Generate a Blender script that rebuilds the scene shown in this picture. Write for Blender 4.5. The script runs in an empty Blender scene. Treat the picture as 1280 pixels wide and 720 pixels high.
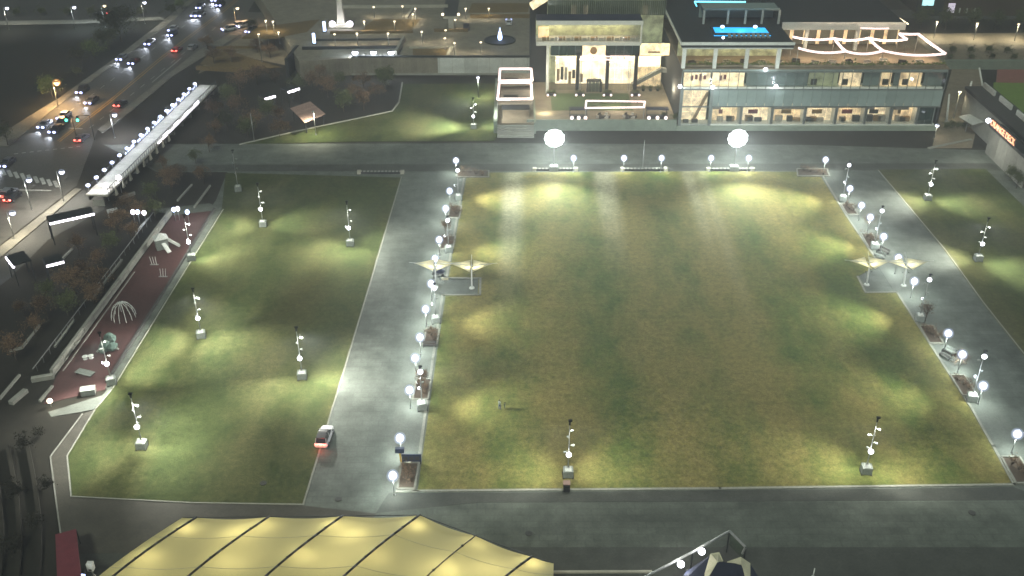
import bpy, bmesh, math, random
from mathutils import Vector, Matrix
random.seed(7)
R = math.radians
SC = bpy.context.scene
COL = SC.collection

# ------------------------------------------------------------------ camera
CAM_H, PITCH, FPX = 90.0, R(30.8), 1250.0
cd = bpy.data.cameras.new('camera'); cam = bpy.data.objects.new('camera', cd); COL.objects.link(cam)
cam.location = (0, 0, CAM_H); cam.rotation_euler = (math.pi/2 - PITCH, 0, 0)
cd.sensor_width = 36.0; cd.lens = 36.0*FPX/1280.0; cd.clip_start = 1.0; cd.clip_end = 4000
SC.camera = cam
# ------------------------------------------------------------------ night sky, added fill from above, exposure
SUN_EL, SUN_AZ = R(52), R(200)
W = bpy.data.worlds.new('World'); SC.world = W; W.use_nodes = True
nt = W.node_tree; nt.nodes.clear()
wo = nt.nodes.new('ShaderNodeOutputWorld'); bg = nt.nodes.new('ShaderNodeBackground'); sk = nt.nodes.new('ShaderNodeTexSky')
sk.sky_type = 'NISHITA'; sk.sun_disc = False; sk.sun_elevation = SUN_EL; sk.sun_rotation = SUN_AZ
nt.links.new(sk.outputs[0], bg.inputs[0]); nt.links.new(bg.outputs[0], wo.inputs[0])
bg.inputs[1].default_value = 0.021
sl = bpy.data.lights.new('sun', 'SUN'); so = bpy.data.objects.new('sun', sl); COL.objects.link(so)
sl.energy = 1.5; sl.angle = R(12); sl.color = (0.90, 1.0, 0.80)  # even night fill added for the unseen stadium lights behind the camera
so.rotation_euler = Vector((math.sin(SUN_AZ)*math.cos(SUN_EL), math.cos(SUN_AZ)*math.cos(SUN_EL), math.sin(SUN_EL))).to_track_quat('Z', 'Y').to_euler()
vs = SC.view_settings
vs.view_transform = 'Standard'; vs.look = 'None'; vs.gamma = 1.0; vs.exposure = 0.18; vs.use_curve_mapping = False
SC.cycles.use_denoising = True
SC.cycles.max_bounces = 5; SC.cycles.diffuse_bounces = 2; SC.cycles.glossy_bounces = 2
SC.cycles.transmission_bounces = 3; SC.cycles.transparent_max_bounces = 8
SC.cycles.sample_clamp_indirect = 4.0
SC.cycles.use_light_tree = True

# ------------------------------------------------------------------ where a point of the ground lies
def ray(px, py):
    a, b = px-640.0, 360.0-py
    c, s = math.cos(PITCH), math.sin(PITCH)
    return Vector((a, FPX*c + b*s, -FPX*s + b*c))
def P(px, py, z=0.0):                       # the point at height z
    d = ray(px, py); t = (z-CAM_H)/d.z
    return Vector((d.x*t, d.y*t, z))
def F(px, py, y):                           # the point on an upright plane at distance y
    d = ray(px, py); t = y/d.y
    return Vector((d.x*t, y, CAM_H + d.z*t))
def ZH(py, y): return F(640, py, y).z
def XH(px, py, y): return F(px, py, y).x

# ------------------------------------------------------------------ materials
MATS = {}
def _new(name):
    m = bpy.data.materials.new(name); m.use_nodes = True
    n = m.node_tree; n.nodes.clear()
    o = n.nodes.new('ShaderNodeOutputMaterial'); b = n.nodes.new('ShaderNodeBsdfPrincipled')
    n.links.new(b.outputs[0], o.inputs[0]); MATS[name] = m
    return m, n, b, o
def _noise(n, vec, scale, detail=4, rough=.6):
    t = n.nodes.new('ShaderNodeTexNoise'); t.inputs['Scale'].default_value = scale
    t.inputs['Detail'].default_value = detail; t.inputs['Roughness'].default_value = rough
    n.links.new(vec, t.inputs['Vector']); return t.outputs[0]
def _ramp(n, fac, stops):
    r = n.nodes.new('ShaderNodeValToRGB'); e = r.color_ramp.elements
    while len(e) < len(stops): e.new(.5)
    for k, (p, c) in enumerate(stops): e[k].position = p; e[k].color = (*c, 1)
    n.links.new(fac, r.inputs[0]); return r.outputs[0]
def _mix(n, fac, a, b, mode='MIX'):
    x = n.nodes.new('ShaderNodeMix'); x.data_type = 'RGBA'; x.blend_type = mode
    for s, v in ((0, fac), (6, a), (7, b)):
        if isinstance(v, (int, float)): x.inputs[s].default_value = v
        elif isinstance(v, tuple): x.inputs[s].default_value = (*v, 1)
        else: n.links.new(v, x.inputs[s])
    return x.outputs[2]
def _math(n, op, a, b=0.0, c=0.0):
    x = n.nodes.new('ShaderNodeMath'); x.operation = op
    for s, v in ((0, a), (1, b), (2, c)):
        if isinstance(v, (int, float)): x.inputs[s].default_value = v
        else: n.links.new(v, x.inputs[s])
    return x.outputs[0]
def _bump(n, b, h, s, d=.05):
    k = n.nodes.new('ShaderNodeBump'); k.inputs['Strength'].default_value = s; k.inputs['Distance'].default_value = d
    n.links.new(h, k.inputs['Height']); n.links.new(k.outputs[0], b.inputs['Normal'])
def surf(name, c, var=.25, scale=1.5, rough=.7, metal=0.0, bump=.2, big=.06, spec=.3):
    """a plain material with fine grain and large blotches"""
    m, n, b, o = _new(name)
    tc = n.nodes.new('ShaderNodeTexCoord').outputs['Object']
    f = _noise(n, tc, scale, 6); g = _noise(n, tc, big, 4)
    lo = tuple(x*(1-var) for x in c); hi = tuple(min(1, x*(1+var)) for x in c)
    c1 = _ramp(n, f, [(.3, lo), (.7, hi)])
    c2 = _mix(n, .5*min(1, var*2), c1, _ramp(n, g, [(.35, tuple(x*.7 for x in c)), (.65, tuple(min(1, x*1.25) for x in c))]))
    oi = n.nodes.new('ShaderNodeObjectInfo')
    v = _math(n, 'MULTIPLY_ADD', oi.outputs['Random'], .24, .88)
    hs = n.nodes.new('ShaderNodeHueSaturation'); n.links.new(c2, hs.inputs['Color']); n.links.new(v, hs.inputs['Value'])
    n.links.new(hs.outputs[0], b.inputs['Base Color'])
    b.inputs['Roughness'].default_value = rough; b.inputs['Metallic'].default_value = metal
    b.inputs['Specular IOR Level'].default_value = spec
    if bump: _bump(n, b, f, bump)
    return m
def glow(name, c, s, base=(.8, .8, .8)):
    m, n, b, o = _new(name)
    b.inputs['Base Color'].default_value = (*base, 1)
    b.inputs['Emission Color'].default_value = (*c, 1); b.inputs['Emission Strength'].default_value = s
    return m
def lit_room(name, c, s, scale=.6):         # the inside of a lit room, its lamplight put into the colour as glow
    m, n, b, o = _new(name)
    tc = n.nodes.new('ShaderNodeTexCoord').outputs['Object']
    f = _noise(n, tc, scale, 3)
    e = _ramp(n, f, [(.3, tuple(x*.45 for x in c)), (.55, c), (.8, tuple(min(1, x*1.3) for x in c))])
    n.links.new(e, b.inputs['Base Color']); n.links.new(e, b.inputs['Emission Color'])
    b.inputs['Emission Strength'].default_value = s
    return m
def glass(name, tint, op=.5, rough=.05):
    m, n, b, o = _new(name)
    b.inputs['Base Color'].default_value = (*tint, 1); b.inputs['Roughness'].default_value = rough
    b.inputs['Specular IOR Level'].default_value = .8
    t = n.nodes.new('ShaderNodeBsdfTransparent'); x = n.nodes.new('ShaderNodeMixShader')
    x.inputs[0].default_value = op
    n.links.new(t.outputs[0], x.inputs[1]); n.links.new(b.outputs[0], x.inputs[2]); n.links.new(x.outputs[0], o.inputs[0])
    return m

def lawn_mat(name, g1, g2, tan, tanw, tracks=()):
    m, n, b, o = _new(name)
    tc = n.nodes.new('ShaderNodeTexCoord').outputs['Object']
    mp = n.nodes.new('ShaderNodeMapping'); mp.inputs['Scale'].default_value = (1, .55, 1); n.links.new(tc, mp.inputs[0])
    big = _noise(n, mp.outputs[0], .045, 5, .62); mid = _noise(n, mp.outputs[0], .33, 5, .65); fine = _noise(n, tc, 5.0, 5, .7)
    wv = n.nodes.new('ShaderNodeTexWave'); wv.inputs['Scale'].default_value = .021; wv.inputs['Distortion'].default_value = 2.0
    wv.inputs['Detail'].default_value = 2; n.links.new(tc, wv.inputs[0])
    gr = _ramp(n, mid, [(.3, g1), (.7, g2)])
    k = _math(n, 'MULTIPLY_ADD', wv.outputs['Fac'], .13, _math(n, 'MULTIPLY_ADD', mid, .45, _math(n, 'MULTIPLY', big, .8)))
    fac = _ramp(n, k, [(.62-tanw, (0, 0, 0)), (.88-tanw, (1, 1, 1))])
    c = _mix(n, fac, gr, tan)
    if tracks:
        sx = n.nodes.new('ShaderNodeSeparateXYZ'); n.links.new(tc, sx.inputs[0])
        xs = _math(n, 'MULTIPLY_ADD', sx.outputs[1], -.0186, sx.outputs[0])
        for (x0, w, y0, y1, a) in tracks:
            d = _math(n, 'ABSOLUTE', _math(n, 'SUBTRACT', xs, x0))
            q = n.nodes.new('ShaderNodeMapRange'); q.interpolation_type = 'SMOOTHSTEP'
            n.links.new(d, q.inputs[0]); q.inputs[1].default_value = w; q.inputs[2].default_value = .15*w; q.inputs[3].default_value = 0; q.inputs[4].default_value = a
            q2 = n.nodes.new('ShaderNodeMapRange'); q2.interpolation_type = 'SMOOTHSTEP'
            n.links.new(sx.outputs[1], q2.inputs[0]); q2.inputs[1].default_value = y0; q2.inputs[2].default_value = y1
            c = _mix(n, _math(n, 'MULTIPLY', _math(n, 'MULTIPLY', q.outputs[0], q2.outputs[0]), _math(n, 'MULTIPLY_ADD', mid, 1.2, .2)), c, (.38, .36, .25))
    c = _mix(n, 1.0, c, _ramp(n, fine, [(.25, (.55, .55, .55)), (.75, (1.3, 1.3, 1.3))]), 'MULTIPLY')
    bl = n.nodes.new('ShaderNodeTexWave'); bl.bands_direction = 'Y'; bl.inputs['Scale'].default_value = .16; bl.inputs['Distortion'].default_value = 1.5; bl.inputs['Detail'].default_value = 3; n.links.new(tc, bl.inputs[0])
    c = _mix(n, 1.0, c, _ramp(n, bl.outputs['Fac'], [(0, (.97, .975, .97)), (1, (1.02, 1.02, 1.02))]), 'MULTIPLY')
    c = _mix(n, 1.0, c, _ramp(n, _noise(n, tc, 1.1, 6, .75), [(.3, (.60, .63, .60)), (.7, (1.36, 1.32, 1.32))]), 'MULTIPLY')
    n.links.new(c, b.inputs['Base Color']); b.inputs['Roughness'].default_value = .95; b.inputs['Specular IOR Level'].default_value = .1
    _bump(n, b, fine, .5, .1)
    return m
def paving(name, c, joint=0.0, size=1.2, rough=.8, stain=.35):
    m, n, b, o = _new(name)
    tc = n.nodes.new('ShaderNodeTexCoord').outputs['Object']
    f = _noise(n, tc, 3.0, 6, .7); g = _noise(n, tc, .05, 5, .6); h = _noise(n, tc, .4, 5)
    c1 = _mix(n, 1.0, _ramp(n, f, [(.25, tuple(x*.75 for x in c)), (.75, tuple(x*1.2 for x in c))]),
              _ramp(n, _mix(n, .5, g, h), [(.35, (1-stain,)*3), (.62, (1.1,)*3)]), 'MULTIPLY')
    if joint:
        br = n.nodes.new('ShaderNodeTexBrick'); n.links.new(tc, br.inputs[0])
        br.inputs['Scale'].default_value = 1/size; br.inputs['Mortar Size'].default_value = .02; br.inputs['Color1'].default_value = (1, 1, 1, 1)
        br.inputs['Color2'].default_value = (.86, .86, .86, 1); br.inputs['Mortar'].default_value = (1-joint,)*3 + (1,)
        c1 = _mix(n, 1.0, c1, br.outputs[0], 'MULTIPLY')
    n.links.new(c1, b.inputs['Base Color']); b.inputs['Roughness'].default_value = rough; b.inputs['Specular IOR Level'].default_value = .3
    _bump(n, b, f, .15, .03)
    return m

M = {}
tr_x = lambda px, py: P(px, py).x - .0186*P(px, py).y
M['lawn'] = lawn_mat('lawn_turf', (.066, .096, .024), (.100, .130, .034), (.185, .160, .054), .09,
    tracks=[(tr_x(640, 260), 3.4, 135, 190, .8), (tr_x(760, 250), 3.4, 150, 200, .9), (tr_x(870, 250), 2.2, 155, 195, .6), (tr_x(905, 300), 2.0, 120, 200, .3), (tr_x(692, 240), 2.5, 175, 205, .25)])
M['lawn_dim'] = lawn_mat('lawn_turf_dim', (.040, .056, .019), (.066, .082, .029), (.098, .097, .040), .0)  # darker copy of the main turf, weaker light put into its colour
M['asphalt'] = surf('asphalt', (.055, .055, .052), .25, 2.0, .85, bump=.3)
M['road'] = surf('road_asphalt', (.085, .082, .074), .3, 1.2, .7, bump=.2, big=.04)
M['dark_soil'] = surf('dark_soil', (.018, .016, .011), .5, .8, .95, bump=.5)
M['dark_grass'] = surf('dark_grass', (.008, .010, .006), .5, .6, .95, bump=.5)
M['mulch'] = surf('mulch', (.075, .055, .038), .5, 4, .95, bump=.8)
M['prom'] = paving('promenade_concrete', (.135, .152, .130), .2, 4.5, stain=.5)
M['prom2'] = paving('near_path_concrete', (.120, .136, .112), .2, 4.5, stain=.5)
M['pavers'] = paving('border_pavers', (.135, .148, .128), .25, .8, stain=.25)
M['pavers_dark'] = paving('dark_pavers', (.075, .080, .068), .3, .8)
M['brown_path'] = paving('brown_pavers', (.075, .070, .055), .25, .9)
M['plaza'] = paving('plaza_pavers', (.26, .235, .18), .2, 1.5)
M['sidewalk'] = paving('sidewalk_concrete', (.20, .19, .16), .2, 2.0)
M['tan_pave'] = paving('tan_paving', (.24, .20, .14), .15, 2.0)
M['kerb'] = surf('pale_kerb_stone', (.23, .23, .195), .2, 2, .8)
M['concrete'] = surf('concrete', (.25, .25, .22), .2, .8, .85)
M['conc_pale'] = surf('pale_concrete', (.42, .40, .33), .2, .8, .8)
M['amber'] = surf('amber_planting', (.15, .105, .042), .5, 1.5, .95, bump=.8)
M['rubber'] = surf('red_rubber_surface', (.075, .034, .032), .25, 1.5, .9, big=.15)
M['red'] = surf('dull_red_panel', (.16, .035, .045), .2, .8, .6)
M['steel'] = surf('grey_steel', (.30, .31, .30), .15, 3, .45, .6, 0)
M['dark_steel'] = surf('dark_steel', (.025, .027, .03), .3, 2, .5, .3, 0)
M['white_paint'] = surf('white_paint', (.62, .63, .60), .1, 2, .5, 0, 0)
M['box_grey'] = surf('ballast_grey', (.20, .22, .20), .2, 3, .7)
M['roof_dark'] = surf('dark_roof', (.022, .026, .028), .3, .5, .8)
M['roof_navy'] = surf('dark_navy_fabric', (.02, .025, .05), .25, 1, .8)
M['fascia'] = surf('pale_fascia', (.52, .54, .50), .1, 1, .5)
M['spandrel'] = surf('grey_green_spandrel_panel', (.22, .275, .26), .12, .5, .45, 0, 0)
M['green_band'] = surf('grey_green_concrete', (.20, .235, .19), .2, .6, .8)
M['glass_dark'] = glass('dark_green_glass', (.03, .06, .055), .62)
M['glass_clear'] = glass('clear_window_glass', (.05, .08, .075), .16)
M['glass_tower'] = glass('olive_tower_glass', (.05, .075, .045), .7, .12)
M['mullion'] = surf('mullion_metal', (.16, .18, .17), .1, 2, .5, .3, 0)
M['wood'] = surf('warm_wood', (.30, .20, .10), .3, 3, .6)
M['cream'] = surf('cream_fabric', (.62, .58, .42), .12, 1, .8)
M['trunk'] = surf('bark', (.055, .042, .03), .4, 4, .95, bump=.6)
M['navy'] = surf('navy_plastic', (.02, .03, .06), .2, 3, .5, 0, 0)
M['yellow'] = surf('yellow_paint', (.55, .36, .05), .15, 3, .5, 0, 0)
M['line_white'] = surf('white_road_paint', (.42, .42, .40), .3, 1.2, .7)
M['line_yellow'] = surf('yellow_road_paint', (.42, .24, .05), .3, 1.2, .7)
M['brick_roof'] = surf('pinkish_roof_tile', (.30, .20, .17), .3, 2, .85)
M['turf'] = surf('patio_turf', (.07, .10, .04), .3, 2, .95)
M['track'] = surf('red_running_track', (.24, .10, .08), .2, 1, .9)
M['field'] = surf('bright_playing_field', (.12, .19, .03), .2, 1, .9)
M['furn'] = surf('dark_furniture', (.05, .045, .04), .3, 2, .7)
M['cushion'] = surf('pale_cushion', (.42, .39, .33), .2, 2, .8)
M['green_rock'] = surf('green_grey_climbing_rock', (.09, .14, .12), .4, 1.5, .8, bump=.6)
M['skin'] = surf('skin', (.35, .22, .15), .1, 4, .6)
M['hair'] = surf('dark_hair', (.02, .015, .012), .3, 8, .7)
M['shirt'] = surf('pale_grey_top', (.22, .26, .24), .15, 6, .9)
M['jeans'] = surf('blue_trousers', (.04, .065, .22), .2, 6, .9)
M['grey_cloth'] = surf('grey_green_clothes', (.12, .16, .13), .2, 6, .9)
M['tyre'] = surf('tyre_rubber', (.012, .012, .012), .2, 6, .9, 0, 0)
M['rim'] = surf('wheel_rim', (.30, .30, .32), .1, 6, .4, .7, 0)
M['car_glass'] = surf('car_window_glass', (.012, .015, .02), .1, 2, .08, 0, 0, spec=.8)
for nm, c in (('black', (.012, .012, .014)), ('white', (.55, .55, .55)), ('silver', (.25, .26, .28)), ('red', (.25, .012, .012)), ('blue', (.02, .04, .14)), ('grey', (.09, .09, .10))):
    M['car_'+nm] = surf(nm+'_car_paint', c, .05, 2, .3, .2, 0, spec=.6)
M['globe'] = glow('white_globe_light', (.80, .86, 1.0), 9)
M['orange_head'] = glow('orange_lamp_head', (1.0, .50, .14), 2.2)
def halo_mat(name, c, s, op):                # see-through glowing shell that puts lamp bloom into colour
    m, n, b, o = _new(name); e = n.nodes.new('ShaderNodeEmission'); e.inputs[0].default_value = (*c, 1); e.inputs[1].default_value = s
    t = n.nodes.new('ShaderNodeBsdfTransparent'); x = n.nodes.new('ShaderNodeMixShader'); x.inputs[0].default_value = op
    n.links.new(t.outputs[0], x.inputs[1]); n.links.new(e.outputs[0], x.inputs[2]); n.links.new(x.outputs[0], o.inputs[0]); return m
M['halo_orange'] = halo_mat('orange_halo_glow', (1.0, .45, .12), .9, .3); M['halo_in'] = halo_mat('inner_halo_glow', (.80, .87, 1.0), 1.1, .45); M['halo_out'] = halo_mat('outer_halo_glow', (.62, .72, 1.0), .85, .2)
M['flood'] = glow('flood_lens', (.93, 1.0, .99), 16)
M['head_cool'] = glow('cool_lamp_head', (.86, .88, 1.0), 7)
M['head_warm'] = glow('warm_lamp_head', (1.0, .80, .52), 3.5)
M['led_pink'] = glow('pinkish_white_led_strip', (1.0, .70, .66), 1.45)
M['led_white'] = glow('white_led_bar', (.95, .88, 1.0), 5)
M['bridge_led'] = glow('bridge_led_blue_white', (.52, .60, 1.0), 1.8)
M['blue_led'] = glow('blue_white_led', (.45, .60, 1.0), 4)
M['headlight'] = glow('headlight_lens', (.42, .48, 1.0), 4.5)
M['taillight'] = glow('tail_light_lens', (1.0, .06, .04), 5)
M['lamp_off'] = surf('tail_light_off', (.2, .02, .02), .05, 2, .3, 0, 0)
M['signal_green'] = glow('green_signal_lens', (.05, 1.0, .65), 4)
M['orange_sign'] = glow('orange_sign_letters', (1.0, .24, .02), 1.5)
M['pool'] = glow('lit_pool_water', (.02, .42, .95), 1.5, (.05, .3, .4))
M['screen'] = glow('bright_screen', (.35, .75, .80), 1.6)
M['screen_v'] = glow('violet_screen', (.75, .62, .85), .7)
M['room_warm'] = lit_room('warm_room', (.92, .70, .40), .85)
M['room_hot'] = lit_room('bright_lobby', (1.0, .88, .60), 1.5, .35)
M['room_cream'] = lit_room('cream_room', (1.0, .82, .52), .95)
M['room_dim'] = lit_room('dim_room', (.34, .37, .22), .45)
M['cyan_led'] = glow('cyan_led', (.12, .75, 1.0), 2.2)

def leaf_mat(name, c, c2):
    m, n, b, o = _new(name)
    g = n.nodes.new('ShaderNodeNewGeometry'); oi = n.nodes.new('ShaderNodeObjectInfo')
    f = _math(n, 'FRACT', _math(n, 'ADD', g.outputs['Random Per Island'], oi.outputs['Random']))
    n.links.new(_ramp(n, f, [(0, c), (1, c2)]), b.inputs['Base Color'])
    b.inputs['Roughness'].default_value = .8; b.inputs['Specular IOR Level'].default_value = .2
    return m
M['leaf_dark'] = leaf_mat('dark_leaves', (.03, .042, .018), (.12, .135, .05))
M['leaf_brown'] = leaf_mat('winter_leaves', (.06, .04, .025), (.24, .15, .085))
M['leaf_black'] = leaf_mat('blackish_leaves', (.008, .009, .006), (.028, .024, .014))
M['leaf_green'] = leaf_mat('green_leaves', (.05, .08, .02), (.14, .18, .05))
m, n, b, o = _new('tent_membrane')
b.inputs['Base Color'].default_value = (.70, .65, .36, 1); b.inputs['Roughness'].default_value = .8
tl = n.nodes.new('ShaderNodeBsdfTranslucent'); tl.inputs[0].default_value = (.80, .73, .37, 1)
mx = n.nodes.new('ShaderNodeMixShader'); mx.inputs[0].default_value = .55
n.links.new(b.outputs[0], mx.inputs[1]); n.links.new(tl.outputs[0], mx.inputs[2]); n.links.new(mx.outputs[0], o.inputs[0])
M['membrane'] = m
m, n, b, o = _new('sail_cloth'); b.inputs['Base Color'].default_value = (.62, .60, .48, 1); b.inputs['Roughness'].default_value = .8
tl = n.nodes.new('ShaderNodeBsdfTranslucent'); tl.inputs[0].default_value = (.75, .70, .48, 1); mx = n.nodes.new('ShaderNodeMixShader'); mx.inputs[0].default_value = .6
n.links.new(b.outputs[0], mx.inputs[1]); n.links.new(tl.outputs[0], mx.inputs[2]); n.links.new(mx.outputs[0], o.inputs[0]); M['sail'] = m

# ------------------------------------------------------------------ shape helpers
class MB:
    def __init__(s): s.v = []; s.f = []
    def add(s, vs, fs):
        k = len(s.v); s.v += [tuple(x) for x in vs]; s.f += [tuple(i+k for i in f) for f in fs]; return s
    def box(s, c, d, rz=0.0):
        x, y, z = d[0]/2, d[1]/2, d[2]/2; cs, sn = math.cos(rz), math.sin(rz)
        vs = [(c[0]+cs*a-sn*b_, c[1]+sn*a+cs*b_, c[2]+e) for e in (-z, z) for a, b_ in ((-x, -y), (x, -y), (x, y), (-x, y))]
        return s.add(vs, [(3, 2, 1, 0), (4, 5, 6, 7), (0, 1, 5, 4), (1, 2, 6, 5), (2, 3, 7, 6), (3, 0, 4, 7)])
    def bb(s, a, b): return s.box([(a[i]+b[i])/2 for i in range(3)], [abs(b[i]-a[i]) for i in range(3)])
    def tube(s, p, q, r, r2=None, n=8, cap=True):
        p, q = Vector(p), Vector(q); d = (q-p)
        if d.length < 1e-6: return s
        d.normalize(); u = d.orthogonal().normalized(); w = d.cross(u); r2 = r if r2 is None else r2
        vs = []
        for c, rr in ((p, r), (q, r2)):
            for i in range(n):
                a = 2*math.pi*i/n; vs.append(c + (u*math.cos(a)+w*math.sin(a))*rr)
        fs = [(i, (i+1) % n, n+(i+1) % n, n+i) for i in range(n)]
        if cap: fs += [tuple(range(n-1, -1, -1)), tuple(range(n, 2*n))]
        return s.add(vs, fs)
    def path(s, pts, r, n=6):
        for a, b in zip(pts, pts[1:]): s.tube(a, b, r, n=n)
        return s
    def bar(s, p, q, w, h):
        """a straight bar of width w and height h, its top edge level"""
        p, q = Vector(p), Vector(q); d = (q-p).normalized(); u = Vector((-d.y, d.x, 0))
        if u.length < 1e-4: u = Vector((1, 0, 0))
        u.normalize(); k = d.cross(u).normalized()
        vs = [c + u*a*w/2 + k*b_*h/2 for c in (p, q) for a, b_ in ((-1, -1), (1, -1), (1, 1), (-1, 1))]
        return s.add(vs, [(0, 1, 2, 3), (7, 6, 5, 4), (0, 4, 5, 1), (1, 5, 6, 2), (2, 6, 7, 3), (3, 7, 4, 0)])
    def prism(s, poly, z0, z1):
        n = len(poly); vs = [(p[0], p[1], z0) for p in poly] + [(p[0], p[1], z1) for p in poly]
        return s.add(vs, [tuple(range(n-1, -1, -1)), tuple(range(n, 2*n))] + [(i, (i+1) % n, n+(i+1) % n, n+i) for i in range(n)])
    def lathe(s, prof, n=16, c=(0, 0, 0)):
        vs = []; k = len(prof)
        for (r, z) in prof:
            for i in range(n):
                a = 2*math.pi*i/n; vs.append((c[0]+r*math.cos(a), c[1]+r*math.sin(a), c[2]+z))
        fs = [(j*n+i, j*n+(i+1) % n, (j+1)*n+(i+1) % n, (j+1)*n+i) for j in range(k-1) for i in range(n)]
        return s.add(vs, fs)
    def ball(s, c, rx, rz=None, n=12, m=8, ry=None):
        rz = rx if rz is None else rz; ry = rx if ry is None else ry
        pr = []
        k = len(s.v)
        s.lathe([(max(1e-3, math.sin(math.pi*j/m)), -math.cos(math.pi*j/m)) for j in range(m+1)], n)
        for i in range(k, len(s.v)):
            x, y, z = s.v[i]; s.v[i] = (c[0]+x*rx, c[1]+y*ry, c[2]+z*rz)
        return s
    def grid(s, rows):
        k, n = len(rows), len(rows[0])
        return s.add([p for r in rows for p in r], [(j*n+i, j*n+i+1, (j+1)*n+i+1, (j+1)*n+i) for j in range(k-1) for i in range(n-1)])
    def mesh(s, name, mat, smooth=False):
        me = bpy.data.meshes.new(name); me.from_pydata(s.v, [], s.f)
        for x in (mat if isinstance(mat, (list, tuple)) else [mat]): me.materials.append(x)
        if smooth: me.polygons.foreach_set('use_smooth', [True]*len(me.polygons))
        me.update(); return me
def link(name, me, parent=None, loc=None, rz=None, scale=None):
    o = bpy.data.objects.new(name, me); COL.objects.link(o)
    if parent: o.parent = parent
    if loc is not None: o.location = loc
    if rz is not None: o.rotation_euler = (0, 0, rz)
    if scale is not None: o.scale = (scale,)*3 if isinstance(scale, (int, float)) else scale
    return o
def obj(name, mb, mat, parent=None, smooth=False): return link(name, mb.mesh(name, mat, smooth), parent)
def tag(o, label, cat, group=None):
    o['label'] = label; o['category'] = cat
    if group: o['group'] = group
    return o
def thing(name, label, cat, loc=(0, 0, 0), rz=0.0, group=None):
    o = link(name, None, None, loc, rz); o.empty_display_size = .3
    return tag(o, label, cat, group)
def struct(name, mb, mat, label=None):
    o = obj(name, mb, mat); o['kind'] = 'structure'
    if label: o['label'] = label
    return o
def dup(root, label, loc, rz=0.0, scale=1.0, group=None):
    def cp(o, par):
        c = o.copy(); COL.objects.link(c); c.parent = par
        for ch in kids[o.name]: cp(ch, c)
        return c
    kids = {}
    def walk(o):
        kids[o.name] = list(o.children)
        for ch in o.children: walk(ch)
    walk(root)
    r = cp(root, None); r['label'] = label; r.location = loc; r.rotation_euler = (0, 0, rz); r.scale = (scale,)*3
    if group: r['group'] = group
    return r
def sheet(name, pts, z, mat, label=None, parent=None, thick=.3):
    """a slab with its top at z, outlined by pixel positions"""
    mb = MB(); poly = [P(x, y, z) for x, y in pts]
    area = sum(a.x*b_.y-b_.x*a.y for a, b_ in zip(poly, poly[1:]+poly[:1]))
    if area < 0: poly.reverse()
    n = len(poly)
    mb.prism([(p.x, p.y) for p in poly], z-thick, z)
    if parent: return obj(name, mb, mat, parent)
    return struct(name, mb, mat, label)
def lamp_light(parent, loc, power, kind='POINT', color=(.90, .95, 1.0), size=.3, target=None, angle=70, blend=.6):
    l = bpy.data.lights.new('lamp_light', kind); l.energy = power; l.color = color; l.shadow_soft_size = size
    o = bpy.data.objects.new('lamp_light', l); COL.objects.link(o); o.parent = parent; o.location = loc
    if kind == 'SPOT':
        l.spot_size = R(angle); l.spot_blend = blend
        d = Vector(target)-Vector(loc); o.rotation_euler = d.to_track_quat('-Z', 'Y').to_euler()
    return o
ORD = ['first', 'second', 'third', 'fourth', 'fifth', 'sixth', 'seventh', 'eighth', 'ninth', 'tenth', 'eleventh', 'twelfth', 'thirteenth', 'fourteenth', 'fifteenth', 'sixteenth', 'seventeenth', 'eighteenth', 'nineteenth', 'twentieth']
# ================================================================== THE SETTING
g = MB(); g.grid([[(x, y, 0) for x in (-1500, -300, 300, 1500)] for y in (-300, 150, 500, 2500)])
struct('ground', g, M['dark_soil'])
# paved promenades round the lawns (one large slab, lawns lie on it)
sheet('promenade', [(-40, 790), (1500, 790), (1500, 420), (1240, 188), (1000, 181), (640, 179), (225, 180), (130, 181), (196, 215), (284, 215), (270, 250), (262, 262), (130, 480), (134, 488), (118, 512), (62, 570), (75, 665), (84, 790)], .02, M['prom'])
sheet('near_path', [(468, 642), (480, 630), (600, 629), (1500, 626), (1500, 684), (640, 684), (440, 687)], .03, M['prom2'])
sheet('left_path', [(62, 570), (103, 518), (118, 512), (83, 570), (88, 621), (240, 629), (380, 632), (470, 642), (440, 687), (84, 692), (76, 668)], .045, M['brown_path'])
sheet('near_dark_path', [(84, 690), (640, 684), (1500, 684), (1500, 790), (84, 790)], .034, M['pavers_dark'])
sheet('paver_strip', [(486, 616), (620, 616), (1268, 609), (1500, 606), (1500, 624), (1290, 625), (600, 628), (470, 641)], .04, M['pavers_dark'])
sheet('far_paver_strip', [(185, 206), (640, 205), (1240, 204), (1252, 213), (1000, 213), (640, 214), (196, 214)], .04, M['pavers_dark'])
sheet('border_strip', [(470, 641), (486, 616), (523, 616), (582, 214), (548, 214), (470, 641)][:-1], .05, M['pavers'])
sheet('border_strip', [(1024, 213), (1052, 213), (1300, 590), (1310, 625), (1268, 609)], .05, M['pavers'])
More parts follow.
